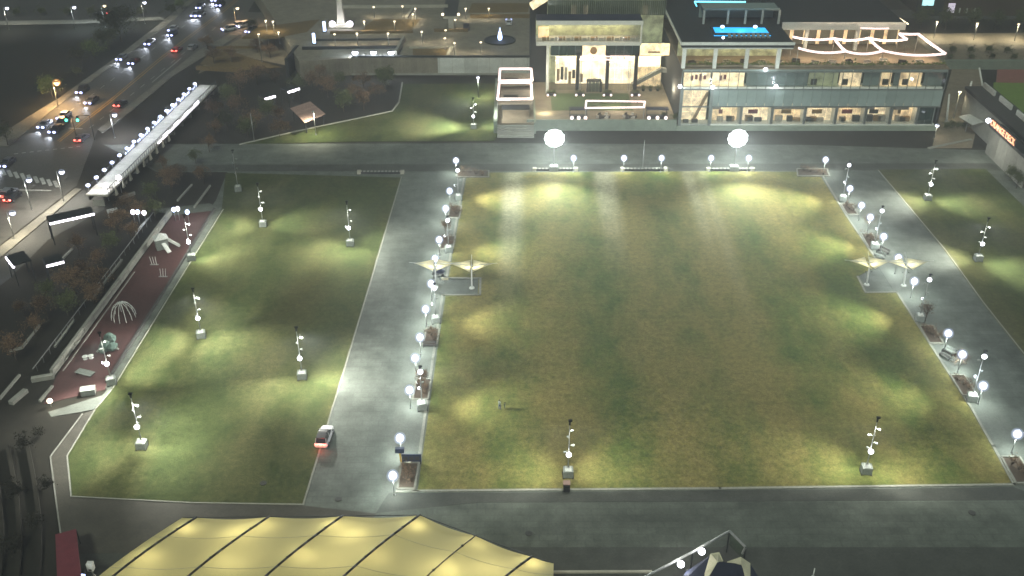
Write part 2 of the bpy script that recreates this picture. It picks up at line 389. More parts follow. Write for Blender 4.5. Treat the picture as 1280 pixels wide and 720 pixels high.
# lawns
MAIN = [(522, 613), (545, 450), (557, 369), (597, 369), (598, 348), (560.5, 348), (577, 257), (584, 216), (700, 215), (900, 214), (1024, 215), (1028, 224), (1059, 273), (1098.6, 331), (1071, 346), (1082, 365), (1120, 365), (1147, 408), (1187, 470.6), (1212.6, 510.5), (1240, 558), (1265, 605), (900, 610)]
LEFT = [(88, 620), (240, 628), (380, 631), (440, 430), (502, 222), (400, 219), (282, 216), (277, 262), (210, 370), (140, 484), (118, 512), (83, 570)]
RIGHT = [(1097, 212), (1232, 211), (1290, 268), (1420, 400), (1420, 600), (1280, 444), (1228, 378), (1181, 313)]
UP = [(300, 180), (380, 162), (490, 139), (498, 128), (502, 105), (628, 104), (622, 168), (618, 176), (450, 177)]
sheet('main_lawn', MAIN, .07, M['lawn']); sheet('left_lawn', LEFT, .07, M['lawn_dim'])
sheet('right_lawn', RIGHT, .07, M['lawn_dim']); sheet('upper_lawn', UP, .07, M['lawn_dim'])
# pale kerbs round the lawns
def kerb(pts, w=.35, h=.13, name='lawn_kerb', mat='kerb'):
    mb = MB(); q = [P(x, y, 0) for x, y in pts]
    for a, b_ in zip(q, q[1:]):
        d = (b_-a).normalized()*w*.45
        mb.bar(a-d+Vector((0, 0, h/2)), b_+d+Vector((0, 0, h/2)), w, h)
    return struct(name, mb, M[mat])
kerb([(518, 613.5), (541, 450), (553, 369), (555, 369), (595, 369), (600, 369), (600.5, 348), (558, 348), (574, 257), (581, 218)], .4)
kerb([(496, 615), (522, 614), (900, 611), (1268, 606)], .38)
kerb([(1028, 220), (1060, 273), (1099, 330)], .38); kerb([(1072, 346), (1082, 366), (1121, 365.5), (1148, 408), (1188, 470), (1214, 510), (1241, 558), (1268, 606)], .38)
kerb([(89, 621), (240, 629), (379, 631)], .16, name='path_kerb', mat='concrete'); kerb([(379, 631), (440, 430), (502, 221)], .24, .08)
kerb([(279, 262), (212, 370), (141, 486), (119, 512), (84, 570), (89, 621)], .2, .1, mat='concrete'); kerb([(63, 571), (72, 640), (76, 668)], .18, mat='concrete', name='path_kerb'); kerb([(63, 571), (103, 518)], .18, mat='concrete', name='path_kerb')
kerb([(1098, 213), (1182, 313), (1229, 378), (1290, 455)], .22, .09)
kerb([(300, 181), (380, 162.5), (490, 139.5), (499, 128), (503, 104)], .4, .25)
# planters with mulch beside the lawn edges
def planter(px, label, name='planting_bed', n=9, seed=0, twig=True):
    rnd = random.Random(seed)
    q = [P(x, y) for x, y in px]; c = sum(q, Vector())/4
    t = thing(name, label, 'planter', c, group='planting beds along the lawn')
    l = [v-c for v in q]
    mb = MB(); mb.prism([(v.x*.93, v.y*.93) for v in l], .0, .17); obj('soil', mb, M['mulch'], t)
    for a, b_ in zip(l, l[1:]+l[:1]):
        e = MB(); e.bar(a+Vector((0, 0, .14)), b_+Vector((0, 0, .14)), .26, .27); obj('edging_stone', e, M['kerb'], t)
    return t, c, l
BEDS_L = [[(563, 258), (577, 258), (574, 273), (560, 273)], [(553, 296), (569, 296), (566, 312), (550, 312)], [(533, 412), (549, 412), (546, 432), (529, 432)], [(521, 475), (539, 475), (535, 500), (516, 500)], [(502, 579), (524, 579), (518, 612), (497, 612)]]
BEDS_R = [[(1051, 256), (1065, 256), (1072, 269), (1059, 269)], [(1076, 293), (1090, 293), (1099, 310), (1086, 310)], [(1149, 408), (1166, 408), (1179, 430), (1162, 430)], [(1188, 470), (1205, 470), (1221, 495), (1203, 495)], [(1251, 572), (1274, 572), (1295, 605), (1270, 605)]]
def twig_plant(label, c, seed, h=2.2, k=16, group='bare shrubs in the planting beds'):
    rnd = random.Random(seed); t = thing('bare_shrub', label, 'shrub', c, group=group)
    st = MB(); lf = MB()
    for i in range(k):
        a = rnd.uniform(0, 6.28); r = rnd.uniform(.3, 1.1); top = Vector((math.cos(a)*r, math.sin(a)*r, h*rnd.uniform(.5, 1)))
        mid = top*.5+Vector((rnd.uniform(-.1, .1), rnd.uniform(-.1, .1), .2))
        st.tube((math.cos(a)*.08, math.sin(a)*.08, .1), mid, .035, .022, 5, False); st.tube(mid, top, .022, .008, 4, False)
        for j in range(3):
            s = mid.lerp(top, rnd.random()); e = s+Vector((rnd.uniform(-.5, .5), rnd.uniform(-.5, .5), rnd.uniform(.1, .5))); st.tube(s, e, .012, .005, 3, False)
            for q in range(4):
                v = e+Vector((rnd.uniform(-.15, .15), rnd.uniform(-.15, .15), rnd.uniform(-.1, .1))); u = Vector((rnd.uniform(-1, 1), rnd.uniform(-1, 1), rnd.uniform(-1, 1))).normalized()*.07; w = u.orthogonal()
                lf.add([v-u, v+w*.6, v+u, v-w*.6], [(0, 1, 2, 3)])
    obj('stem', st, M['trunk'], t); obj('foliage', lf, M['leaf_brown'], t); return t
for i, px in enumerate(BEDS_L):
    t, c, l = planter(px, 'brown mulch bed with pale edging, %s from the far end of the left lawn edge' % ORD[i], seed=i)
    for j in range(3):
        v = l[0].lerp(l[2], .25+.25*j)
        twig_plant('leafless shrub, %s from the far side, in the %s bed of the left lawn edge' % (ORD[j], ORD[i]), c+v*.8+Vector((0, 0, .1)), i*7+j, random.uniform(.8, 1.5), 12)
for i, px in enumerate(BEDS_R):
    t, c, l = planter(px, 'brown mulch bed with pale edging, %s from the far end of the right lawn edge' % ORD[i], seed=20+i)
    for j in range(3):
        v = l[0].lerp(l[2], .25+.25*j)
        twig_plant('leafless shrub, %s from the far side, in the %s bed of the right lawn edge' % (ORD[j], ORD[i]), c+v*.8+Vector((0, 0, .1)), 50+i*7+j, random.uniform(.8, 1.5), 12)
for i, (px, lb) in enumerate([([(571, 214), (611, 214), (611, 222), (570, 222)], 'dark mulch bed at the far left corner of the main lawn'), ([(996, 212), (1034, 212), (1037, 221), (997, 221)], 'dark mulch bed at the far right corner of the main lawn')]):
    t, c, l = planter(px, lb, seed=40+i)
    for j in range(4):
        v = l[0].lerp(l[2], .12+.25*j); twig_plant('leafless shrub, %s from the left, in the bed at the %s corner' % (ORD[j], ('far left', 'far right')[i]), c+v*.8, 90+i*9+j, 1.2, 12)
# low rails with picket tops along the far edge of the lawns
def low_rail(x0, x1, py, label, n=12):
    a, b_ = P(x0, py), P(x1, py); t = thing('low_bench_wall', label, 'low wall', a, math.atan2(b_.y-a.y, b_.x-a.x), 'low walls along the far lawn edge'); L = (b_-a).length
    w = MB(); w.bb((0, -.25, 0), (L, .25, .5)); obj('wall', w, M['dark_steel'], t)
    for k in range(n):
        s = MB(); s.bb((L*(k+.2)/n, -.3, .5), (L*(k+.8)/n, .3, .62)); obj('seat_block', s, M['concrete'], t)
    for e in (0, L):
        s = MB(); s.bb((e-.4, -.4, 0), (e+.4, .4, .75)); obj('end_block', s, M['conc_pale'], t)
low_rail(449, 503, 217, 'dark low wall with seat blocks at the far corner of the left lawn')
low_rail(668, 720, 213.5, 'dark low wall beneath the left floodlight mast')
low_rail(778, 832, 213.5, 'dark low wall at the middle of the far lawn edge')
low_rail(885, 940, 213.5, 'dark low wall beneath the right floodlight mast')

# playground
sheet('playground_surface', [(54, 505), (131, 487), (133, 480), (206, 362), (266, 262), (217, 268), (72, 468)], .05, M['rubber'])
sheet('playground_ramp', [(60, 515), (128, 494), (134, 487), (140, 486), (118, 512), (64, 521)], .09, M['pavers'])
sheet('playground_top_path', [(215, 269), (277, 262), (262, 254), (190, 262)], .06, M['pavers'])
kerb([(134, 478), (208, 360), (268, 262)], .35, .4, 'playground_edge', 'asphalt')
# upper-left: the avenue
ROAD = [(-60, 172), (10, 183), (82, 124), (160, 68), (217, 25), (243, 0), (262, -20), (330, -20), (310, 15), (287, 42), (245, 65), (200, 100), (122, 162), (96, 232), (0, 306), (-60, 350)]
sheet('road', ROAD, .03, M['road'])
sheet('road_side_branch', [(-60, 172), (-60, 350), (0, 306), (20, 290), (10, 183)], .025, M['road'])
sheet('sidewalk', [(122, 162), (200, 100), (245, 65), (287, 42), (300, 44), (262, 66), (215, 96), (150, 150), (128, 166)], .13, M['sidewalk'], thick=.25)
sheet('sidewalk', [(94, 235), (60, 262), (0, 308), (-60, 352), (-60, 372), (0, 322), (70, 264), (102, 236)], .13, M['sidewalk'], thick=.25)
sheet('sidewalk', [(10, 183), (82, 124), (160, 68), (217, 25), (243, 0), (236, 0), (205, 25), (150, 68), (74, 122), (-20, 180)], .13, M['sidewalk'], thick=.25)
sheet('side_street', [(258, 62), (287, 42), (310, 15), (420, 18), (400, 48), (330, 48), (290, 62)], .035, M['road'])
def stripe(pts, z, mat, parent, name='lane_mark', w=.15):
    a, b_ = P(*pts[0], z), P(*pts[1], z); mb = MB(); mb.bar(a, b_, w, .004); return obj(name, mb, M[mat], parent)
road = bpy.data.objects['road']
for (a, b_) in [((72, 176), (135, 127)), ((135, 127), (200, 72.5)), ((200, 72.5), (273, 17)), ((273, 17), (296, -2))]:
    stripe((a, b_), .036, 'line_yellow', road, 'centre_line', .22); stripe(((a[0]+2.5, a[1]+1), (b_[0]+2.5, b_[1]+1)), .036, 'line_yellow', road, 'centre_line', .22)
def dashes(p, q, n, mat='line_white', frac=.4, w=.18):
    for k in range(n):
        f = lambda t: (p[0]+(q[0]-p[0])*t, p[1]+(q[1]-p[1])*t)
        stripe((f(k/n), f((k+frac)/n)), .037, mat, road, 'lane_dash', w)
dashes((112, 160), (290, 18), 14); dashes((62, 158), (265, 6), 16); dashes((40, 150), (232, 12), 16)
stripe(((190, 103), (226, 73)), .037, 'line_white', road, 'edge_line', .2)
stripe(((86, 160), (103, 161)), .037, 'line_white', road, 'stop_line', .5); stripe(((0, 237), (64, 238)), .037, 'line_white', road, 'stop_line', .5)
for k in range(9):          # zebra crossing
    t = k/8; x, y = 2+t*66, 214+t*15; stripe(((x, y-3), (x+4, y+5)), .037, 'line_white', road, 'crosswalk_stripe', .75)
for k in range(9):
    t = k/8; x, y = 20+t*78, 192-t*9; stripe(((x-2.5, y+.4), (x+2.5, y-.2)), .037, 'line_white', road, 'crosswalk_stripe', .3)
# dark field and the far street at the top left
sheet('dark_field', [(-80, 175), (-20, 180), (74, 122), (150, 68), (205, 25), (100, 30), (-80, 33)], .02, M['dark_grass'])
sheet('far_street', [(-80, 30), (100, 28), (205, 23), (236, 0), (-80, 0)], .04, M['asphalt'])
sheet('far_sidewalk', [(-80, 27), (100, 25), (200, 21), (206, 24), (100, 29), (-80, 32)], .14, M['concrete'])
# raised plaza behind the retaining wall
PZ = 4.8
sheet('raised_plaza', [(374, 77), (440, 72.5), (560, 72), (700, 72), (720, 30), (720, -40), (300, -40), (340, 20)], PZ, M['plaza'], thick=5.5)
sheet('slope_bed', [(248, 92), (300, 70), (360, 82), (374, 77), (340, 20), (300, 48), (262, 68)], .06, M['tan_pave'])
for pts in ([(250, 80), (262, 66), (290, 64), (330, 78), (352, 84), (300, 88)], [(302, 47), (322, 34), (400, 24), (384, 40), (348, 47)]):
    sheet('amber_bed', pts, PZ+.02 if pts[0][0] > 300 else .10, M['amber'])
sheet('amber_bed', [(448, 40), (512, 40), (526, 24), (468, 24)], PZ+.03, M['amber']); sheet('amber_bed', [(516, 70), (560, 70), (566, 61), (516, 61)], PZ+.03, M['amber'])
sheet('amber_bed', [(585, 16), (660, 15), (662, 4), (590, 4)], PZ+.03, M['amber'])
sheet('dark_roadway', [(553, 24), (570, 24), (578, -20), (560, -20)], PZ+.04, M['asphalt'])
sheet('plaza_lower_terrace', [(400, 72), (498, 71), (504, 60), (404, 61)], PZ+.05, M['concrete'])
def low_wall(a, b_, z, h, w, mat, label, group=None, name='low_wall', cat='wall'):
    p, q = P(*a, z), P(*b_, z); t = MB(); t.bar(Vector((0, 0, h/2)), q-p+Vector((0, 0, h/2)), w, h)
    o = obj(name, t, M[mat]); o.location = p; return tag(o, label, cat, group)
low_wall((440, 93.5), (690, 93.5), 0, .5, .8, 'concrete', 'concrete footing kerb below the long retaining wall')
rw = thing('retaining_wall', 'long pale grey retaining wall below the raised plaza', 'wall', P(440, 93, 0))
p, q = P(442, 92.5, 0)-rw.location, P(690, 92.5, 0)-rw.location
for k in range(16):
    a, b_ = p.lerp(q, k/16), p.lerp(q, (k+.985)/16); s = MB(); s.bar(a+Vector((0, -.4, PZ/2)), b_+Vector((0, -.4, PZ/2)), .5, PZ+.1); obj('wall_panel', s, M['fascia'], rw)
s = MB(); s.bar(p+Vector((0, -.35, PZ+.25)), q+Vector((0, -.35, PZ+.25)), .8, .4); obj('coping', s, M['roof_dark'], rw)
low_wall((378, 62), (498, 60.5), PZ, .8, .6, 'roof_dark', 'dark planted ledge above the three wall lamps'); low_wall((395, 51), (505, 50), PZ, .5, .5, 'roof_dark', 'dark kerb line in front of the obelisk lawn')
low_wall((413, 42), (516, 41), PZ, .7, .8, 'amber', 'brown hedge at the foot of the obelisk'); low_wall((505, 51), (495, 71), PZ, 1.6, .7, 'concrete', 'slanted stair wall right of the three wall lamps')
low_wall((512, 60), (567, 59), PZ, .4, .5, 'conc_pale', 'pale kerb behind the amber planting bed'); low_wall((565, 59), (560, 70), PZ, .4, .9, 'conc_pale', 'pale kerb on the right of the amber planting bed')
low_wall((588, 22), (662, 22), PZ, 1.0, 1.2, 'amber', 'clipped hedge along the upper plaza bed'); low_wall((590, 19), (640, 19), PZ, .5, .5, 'conc_pale', 'pale wall behind the clipped upper hedge')
low_wall((425, 10), (560, 9), PZ, .8, .8, 'conc_pale', 'pale far wall behind the obelisk'); low_wall((508, 23), (517, 9), PZ, .4, .8, 'conc_pale', 'pale ramp wall right of the obelisk lawn')
low_wall((246, 87), (300, 90), 0, 1.1, 1.0, 'amber', 'dark hedge on the bank beside the footbridge'); low_wall((270, 61), (345, 60), 0, .7, .6, 'amber', 'brown hedge beside the side street')
low_wall((360, 96), (374, 78), 0, 5.0, .8, 'roof_dark', 'dark stair wall at the left end of the raised plaza')
# upper-right setting
sheet('service_court', [(1165, 185), (1215, 185), (1230, 120), (1225, 86), (1190, 86), (1178, 130)], .06, M['tan_pave'])
sheet('far_avenue', [(1125, 80), (1400, 86), (1400, 40), (1150, 42)], .05, M['tan_pave'])
sheet('running_track', [(1245, 103), (1400, 106), (1400, 88), (1247, 86)], .08, M['track']); sheet('playing_field', [(1240, 128), (1400, 200), (1400, 106), (1242, 103)], .09, M['field'])
sheet('far_sidewalk', [(1100, 22), (1400, 26), (1400, 14), (1100, 12)], .05, M['asphalt'])
low_wall((1168, 86), (1400, 87), 0, 2.6, 1.0, 'green_band', 'long grey green parapet wall right of the hotel terrace')
low_wall((1160, 186), (1214, 175), 0, .3, .6, 'concrete', 'kerb at the mouth of the service court')
# garden of dark curved terraces at the lower left
sheet('dark_garden', [(-60, 522), (62, 520), (110, 516), (62, 570), (75, 665), (80, 790), (-60, 790)], .015, M['dark_soil'])
for k, (x0, lb) in enumerate(((10, 'outer curved dark terrace wall'), (35, 'middle curved dark terrace wall'), (-12, 'innermost curved dark terrace wall'))):
    mb = MB(); pts = [P(x0+18*math.sin(t*2.4)-4*t, 560+t*190) for t in [i/10 for i in range(11)]]
    for a, b_ in zip(pts, pts[1:]): mb.bar(a-pts[0]+Vector((0, 0, .35)), b_-pts[0]+Vector((0, 0, .35)), .5, .7)
    o = obj('terrace_wall', mb, M['dark_soil']); o.location = pts[0]; tag(o, lb+' in the lower left garden', 'wall')
# ================================================================== LAMPS
def globe_lamp(label, c, h=3.3, power=2500, group=None, r=.64):
    t = thing('globe_lamp', label, 'lamp post', c, group=group)
    me = GL.setdefault('pole', None)
    if me is None:
        b_ = MB(); b_.lathe([(.001, 0), (.20, 0), (.20, .08), (.12, .35), (.001, .36)], 12); GL['base'] = b_.mesh('base', M['steel'], False)
        p_ = MB(); p_.tube((0, 0, .3), (0, 0, h-.5), .075, .055, 10); GL['pole'] = p_.mesh('pole', M['steel'], True)
        c_ = MB(); c_.lathe([(.001, h-.52), (.22, h-.52), (.16, h-.36), (.001, h-.36)], 12); GL['collar'] = c_.mesh('collar', M['steel'])
        GL['globe'] = MB().ball((0, 0, h+.05), r*.74, r*.82, 20, 14).mesh('globe', M['globe'], True); GL['halo_shell'] = MB().ball((0, 0, h+.05), r*.98, r*1.06, 20, 14).mesh('halo_shell', M['halo_in'], True); GL['outer_halo_shell'] = MB().ball((0, 0, h+.05), r*1.28, r*1.34, 20, 14).mesh('outer_halo_shell', M['halo_out'], True)  # globe oversized, faint glowing shells added round it, to imitate bloom
    for k in ('base', 'pole', 'collar', 'globe'): o = link(k, GL[k], t)
    link('halo_shell', GL['halo_shell'], o); link('outer_halo_shell', GL['outer_halo_shell'], o)
    lamp_light(t, (0, 0, h-.75), power*.55, 'SPOT', (.90, 1.0, .94), .35, (0, 0, 0), 165, .5)
    lamp_light(t, (0, 0, h+.9), power*.3, 'POINT', color=(.8, .88, 1), size=.3)
    return t
GL = {}
GL_L = [(570, 201), (562, 239), (557, 261), (549, 300), (544, 324), (539, 355), (532, 387), (525, 422), (519, 448), (512, 488), (500, 548), (491, 595)]
GL_R = [(1062.5, 236), (1077, 257), (1088, 272), (1104.7, 296), (1123, 322.5), (1143, 352), (1185.4, 417), (1203, 443.4), (1229, 482.7), (1271.7, 543)]
GL_F = [(717, 198), (780, 198), (827, 198), (889, 198), (936, 198), (1032, 200)]
def at_head(px, py, h): q = P(px, py, h); return Vector((q.x, q.y, 0))
for i, p in enumerate(reversed(GL_L)): globe_lamp('glowing globe lamp on the left promenade, %s from the near end' % ORD[i], at_head(*p, 3.3), group='globe lamps along the left promenade')
for i, p in enumerate(reversed(GL_R)): globe_lamp('glowing globe lamp on the right promenade, %s from the near end' % ORD[i], at_head(*p, 3.3), group='globe lamps along the right promenade')
for i, p in enumerate(GL_F): globe_lamp('glowing globe lamp along the far edge of the main lawn, %s from the left' % ORD[i], at_head(*p, 3.3), group='globe lamps along the far lawn edge')

# tall speaker-and-light masts standing on ballast boxes
def mast(label, c, h=9.0, rz=0.0, lit=1.0, top_lamp=False, spots=((9, 1), (-9, 2)), heads=(.42, .55, .68, .8), group='light masts on ballast boxes', color=(1.0, 1.0, .90), lit_head=0):
    t = thing('light_mast', label, 'light mast', c, rz, group)
    def g(key, f):
        if key not in MS: MS[key] = f()
        return MS[key]
    link('ballast_box', g('bx', lambda: MB().bb((-.66, -.62, .15), (.66, .62, 1.2)).mesh('ballast_box', M['box_grey'])), t)
    link('box_lid', g('lid', lambda: MB().bb((-.42, -.55, 1.2), (.42, .55, 1.3)).mesh('box_lid', M['fascia'])), t)
    link('skid', g('sk', lambda: MB().bb((-.75, -.7, 0), (-.5, .7, .15)).bb((.5, -.7, 0), (.75, .7, .15)).mesh('skid', M['dark_steel'])), t)
    link('pole', g('po%.1f' % h, lambda: MB().tube((0, .2, 1.4), (0, .2, h*.5), .10, .08, 8).tube((0, .2, h*.5), (0, .2, h), .08, .045, 8).mesh('pole', M['steel'], True)), t)
    tip = g('tip', lambda: MB().tube((0, 0, -.5), (0, 0, .15), .12, .14, 8).box((.05, 0, .2), (.5, .3, .22)).mesh('top_camera', M['dark_steel']))
    link('top_camera', tip, t, (0, .2, h))
    hd = g('hd', lambda: MB().tube((0, 0, 0), (.62, 0, .08), .035, n=6).tube((.42, -.1, .15), (.9, -.22, -.1), .13, .24, 10).mesh('lamp_head', M['box_grey']))
    ln_on = g('ln1', lambda: MB().tube((.9, -.22, -.1), (.935, -.229, -.118), .27, .29, 12).mesh('lens', M['head_cool']))
    ln_off = g('ln0', lambda: MB().tube((.9, -.22, -.1), (.935, -.229, -.118), .2, .2, 12).mesh('lens', M['steel']))
    for k, f in enumerate(heads):
        o = link('lamp_head', hd, t, (0, .2, h*f), (0 if k % 2 else math.pi) + (.7 if k % 2 else -.7) + .5*math.sin(k*2.1+c[0]), .72)
        link('lens', ln_on if (lit and k <= lit_head) else ln_off, o)
    if lit:
        z = h*heads[0]
        b_ = g('bulb', lambda: MB().ball((0, 0, 0), .36, .34, 14, 10).mesh('bright_lamp', M['head_cool'], True))
        link('bright_lamp', b_, t, (0, -.12, h*.93 if top_lamp else z))
        for (dx, dy) in spots:
            lamp_light(t, (.25*(1 if dx > 0 else -1), 0, h*.9), (20000 if abs(dx) < 11 else 1500 if abs(dx) < 20 else 46000)*lit*RM.uniform(.6, 1.25), 'SPOT', color, .3, (dx+RM.uniform(-3, 3), dy+RM.uniform(-3, 3), 0), RM.uniform(72, 100) if abs(dx) < 20 else 84, 1.0).scale = (1, RM.uniform(1.1, 1.8), 1)
        lamp_light(t, (0, -1.3, h*.9), (4200 if len(spots) > 1 and abs(spots[1][0]) < 20 else 1000)*lit, 'SPOT', color, .25, (0, -1.2, 0), 150, 1.0)
    return t
MS = {}; RM = random.Random(21)
def mp(px, py): q = P(px, py+7); return q
LM = [(140, 473, 9, .35, .9, ((8, 3), (-6, -7)), 'at the near corner of the playground'),
      (178, 553, 9, .0, 1.0, ((10, -4), (-9, -6), (7, 6)), 'nearest on the left lawn'),
      (252, 415, 9, .2, .9, ((7, -4), (-9, -2), (6, 6)), 'in the middle of the left lawn'),
      (240, 318, 9, .2, .9, ((10, -5), (4, 7)), 'at the upper playground edge'),
      (329, 276, 9, .1, .9, ((10, -1), (-10, -3)), 'second from the far edge of the left lawn'),
      (438, 300, 9, .0, 1.0, ((10, 0), (-10, -3), (6, -8)), 'rightmost on the far left lawn'),
      (378, 466, 9, .1, 1.0, ((-9, -6), (9, 3), (6, -9)), 'beside the left promenade on the left lawn'),
      (710, 588, 9, .0, .38, ((9, 3), (-9, 4)), 'left one at the near main lawn edge'),
      (1082, 584, 9, -.1, .5, ((-10, 4), (8, 3)), 'right one at the near main lawn edge'),
      (1159, 243, 8.5, .0, .9, ((10, -4), (-9, 1)), 'farther one on the right lawn'),
      (1222, 319, 8.5, .0, .9, ((8, -8), (-9, 2)), 'nearer one on the right lawn'),
      (592, 154, 7.5, .0, .9, ((-9, -2), (9, 3), (-22, 4)), 'on the upper lawn below the retaining wall')]
for i, (x, y, h, rz, lit, sp, lb) in enumerate(LM):
    mast('light mast on ballast box, '+lb, mp(x, y), h, rz, lit, spots=sp, lit_head=0 if i in (0, 5, 3) else -1)
mast('unlit mast on ballast box by the far corner of the left lawn', mp(298, 232), 9, .2, 0)
for i, (x, y, lb) in enumerate([(573, 243, 'farthest'), (561, 308, 'second farthest'), (545, 396, 'second nearest'), (528, 504, 'nearest')]):
    mast('light mast on the left edge of main lawn, %s of four' % lb, mp(x, y), 7.2, .2, .7, True, ((11, 1), (33, -8)), (.45, .6, .8), group='light masts along the main lawn edges')  # the spot aimed far in is added fill for the main lawn
for i, (x, y, lb) in enumerate([(1053, 244, 'farthest'), (1092.5, 304, 'second farthest'), (1149, 394, 'second nearest'), (1214, 494, 'nearest')]):
    mast('light mast on the right edge of main lawn, %s of four' % lb, mp(x, y), 8.6, -.2, .7, True, ((-11, 1), (-33, -8)), (.45, .6, .8), group='light masts along the main lawn edges')  # far-aimed spot added here too, to even out the lawn light
# two floodlight masts at the far edge
def flood_mast(label, c):
    t = thing('floodlight_mast', label, 'floodlight', c, group='floodlight masts at the far lawn edge')
    obj('ballast_box', MB().bb((-1, -.8, 0), (1, .8, 1.1)), M['box_grey'], t); obj('box_lid', MB().bb((-.7, -.6, 1.1), (.7, .6, 1.2)), M['white_paint'], t)
    obj('pole', MB().tube((0, 0, 1.1), (0, 0, 7.6), .14, .1, 10), M['steel'], t, True)
    fr = MB().bb((-1.6, .12, 6.3), (1.6, .22, 6.42)).bb((-1.6, .12, 8.9), (1.6, .22, 9.02)).bb((-1.6, .12, 7.6), (1.6, .22, 7.72)).bb((-.08, .12, 6.2), (.08, .26, 9.1)); obj('head_frame', fr, M['dark_steel'], t)
    k = 0
    for r_, n in ((0, 1), (.8, 6), (1.5, 11)):
        for i in range(n):
            a = 2*math.pi*i/n + r_; x, z = r_*math.cos(a), 7.7+r_*math.sin(a)
            o = obj('flood_head', MB().tube((x, .1, z+.05), (x, -.25, z-.08), .26, .44, 12), M['dark_steel'], t); obj('lens', MB().tube((x, -.25, z-.08), (x, -.29, z-.095), .66, .64, 16), M['flood'], o)
    lamp_light(t, (0, -.8, 7.7), 100000, 'SPOT', (.9, 1.0, .95), .8, (0, -80, 0), 105, 1.0)
    lamp_light(t, (0, -.8, 7.0), 2200, 'SPOT', (.92, 1.0, .95), .8, (0, -8, 0), 150, .6)
    lamp_light(t, (0, 1.2, 8.4), 9000, 'POINT', (.92, 1.0, .95), .5)
flood_mast('left of the two dazzling floodlight masts before the hotel', P(692, 213)); flood_mast('right of the two dazzling floodlight masts before the hotel', P(917, 213))
def simple_pole(label, base, h, arm=None, head='lens_warm', power=0, color=(1, .85, .6), r=.07, name='street_lamp', cat='street lamp', group=None, hs=.3, mat='steel', glowmat='head_warm'):
    t = thing(name, label, cat, base, group=group)
    obj('pole', MB().tube((0, 0, 0), (0, 0, h), r*1.3, r, 8), M[mat], t, True); e = Vector((0, 0, h))
    obj('foot', MB().lathe([(.001, 0), (r*3, 0), (r*2.5, .25), (.001, .26)], 10), M[mat], t)
    if arm: obj('arm', MB().tube((0, 0, h-.05), (arm[0], arm[1], h+.15), r*.8, r*.6, 6), M[mat], t, True); e = Vector((arm[0], arm[1], h+.15))
    if head == 'none': return t
    o = obj('lamp_head', MB().tube(e+Vector((0, 0, .05)), e+Vector((0, 0, .18)), hs*1.15, hs*.6, 12), M[mat], t); obj('lens', MB().ball(e-Vector((0, 0, hs*.5)), hs, hs*.85, 14, 8), M[glowmat], o, True); e0 = e-Vector((0, 0, hs*.5))
    if glowmat in ('head_cool', 'orange_head'): obj('lamp_halo', MB().ball(e0, hs*1.35, hs*1.2, 14, 8), M['halo_out' if glowmat == 'head_cool' else 'halo_orange'], o, True)  # glowing shell added round the lens as lamp bloom
    if power: lamp_light(t, e-Vector((0, 0, hs*1.6)), power, 'SPOT', color, .15, e-Vector((0, 0, 9)), 155, .6)
    return t
simple_pole('thin unlit pole behind the middle of the far lawn edge', P(803, 213), 7, head='none', name='flag_pole', cat='pole')
simple_pole('thin lamp mast at the edge of the upper lawn under the grove', P(395, 169), 6, (0, -.5), power=5500, hs=.3, color=(1, .95, .7), glowmat='white_paint'); simple_pole('dim thin pole in the dark grove below the two light bars', P(318, 177), 7, head='none', name='thin_pole', cat='pole')
simple_pole('cool white lamp post near the lit frames on the upper lawn', P(598, 122), 5.5, (0, -.3), power=5000, color=(.95, 1, .8), hs=.36, glowmat='head_cool')
# plaza lamps, small and warm
PL = [(332, 25), (348, 39.5), (418, 42), (446, 41), (455, 26), (493, 26), (485, 41), (467, 8), (503, 7), (516, 17), (519, 10), (527, 39), (557, 37), (569, 24), (556, 47), (568, 53), (601, 52), (582, 10), (611, 10), (323, 42), (341, 26)]
for i, (x, y) in enumerate(PL):
    q = P(x, y, PZ+3.4); o = simple_pole('small warm plaza lamp, %s in the scatter around the obelisk' % (['number '+w for w in []] or ORD+['twenty first'])[i], Vector((q.x, q.y, PZ if x > 345 else 0)), 3.4 if x > 345 else 3.4+PZ*(1), power=900, hs=.30, name='plaza_lamp', cat='lamp', group='small lamps on the raised plaza')
for i, x in enumerate((444, 467, 489)):
    q = P(x, 68, PZ+.3); t = thing('wall_lamp', '%s of the three bright lamps on the terrace wall' % ('left', 'middle', 'right')[i], 'lamp', q, group='three terrace lamps')
    obj('hood', MB().tube((0, 0, .9), (0, 0, 1.2), .8, .3, 12), M['dark_steel'], t); obj('lens', MB().ball((0, -.1, .5), .85, .48, 14, 8), M['head_cool'], t, True); lamp_light(t, (0, -1.3, 1.2), 1500, 'POINT', (.85, .9, 1))
t = thing('wash_light', 'cool wash light at the left end of the retaining wall', 'lamp', P(443, 88, 0)+Vector((0, -1.2, 0))); obj('bracket', MB().tube((0, 0, 0), (0, 0, 2.2), .08), M['dark_steel'], t); obj('lens', MB().ball((0, 0, 2.4), .3), M['head_cool'], t, True)
lamp_light(t, (.5, -1.2, 2.6), 5000, 'SPOT', (.85, 1, .92), .2, (22, .9, 2.2), 95, .9)
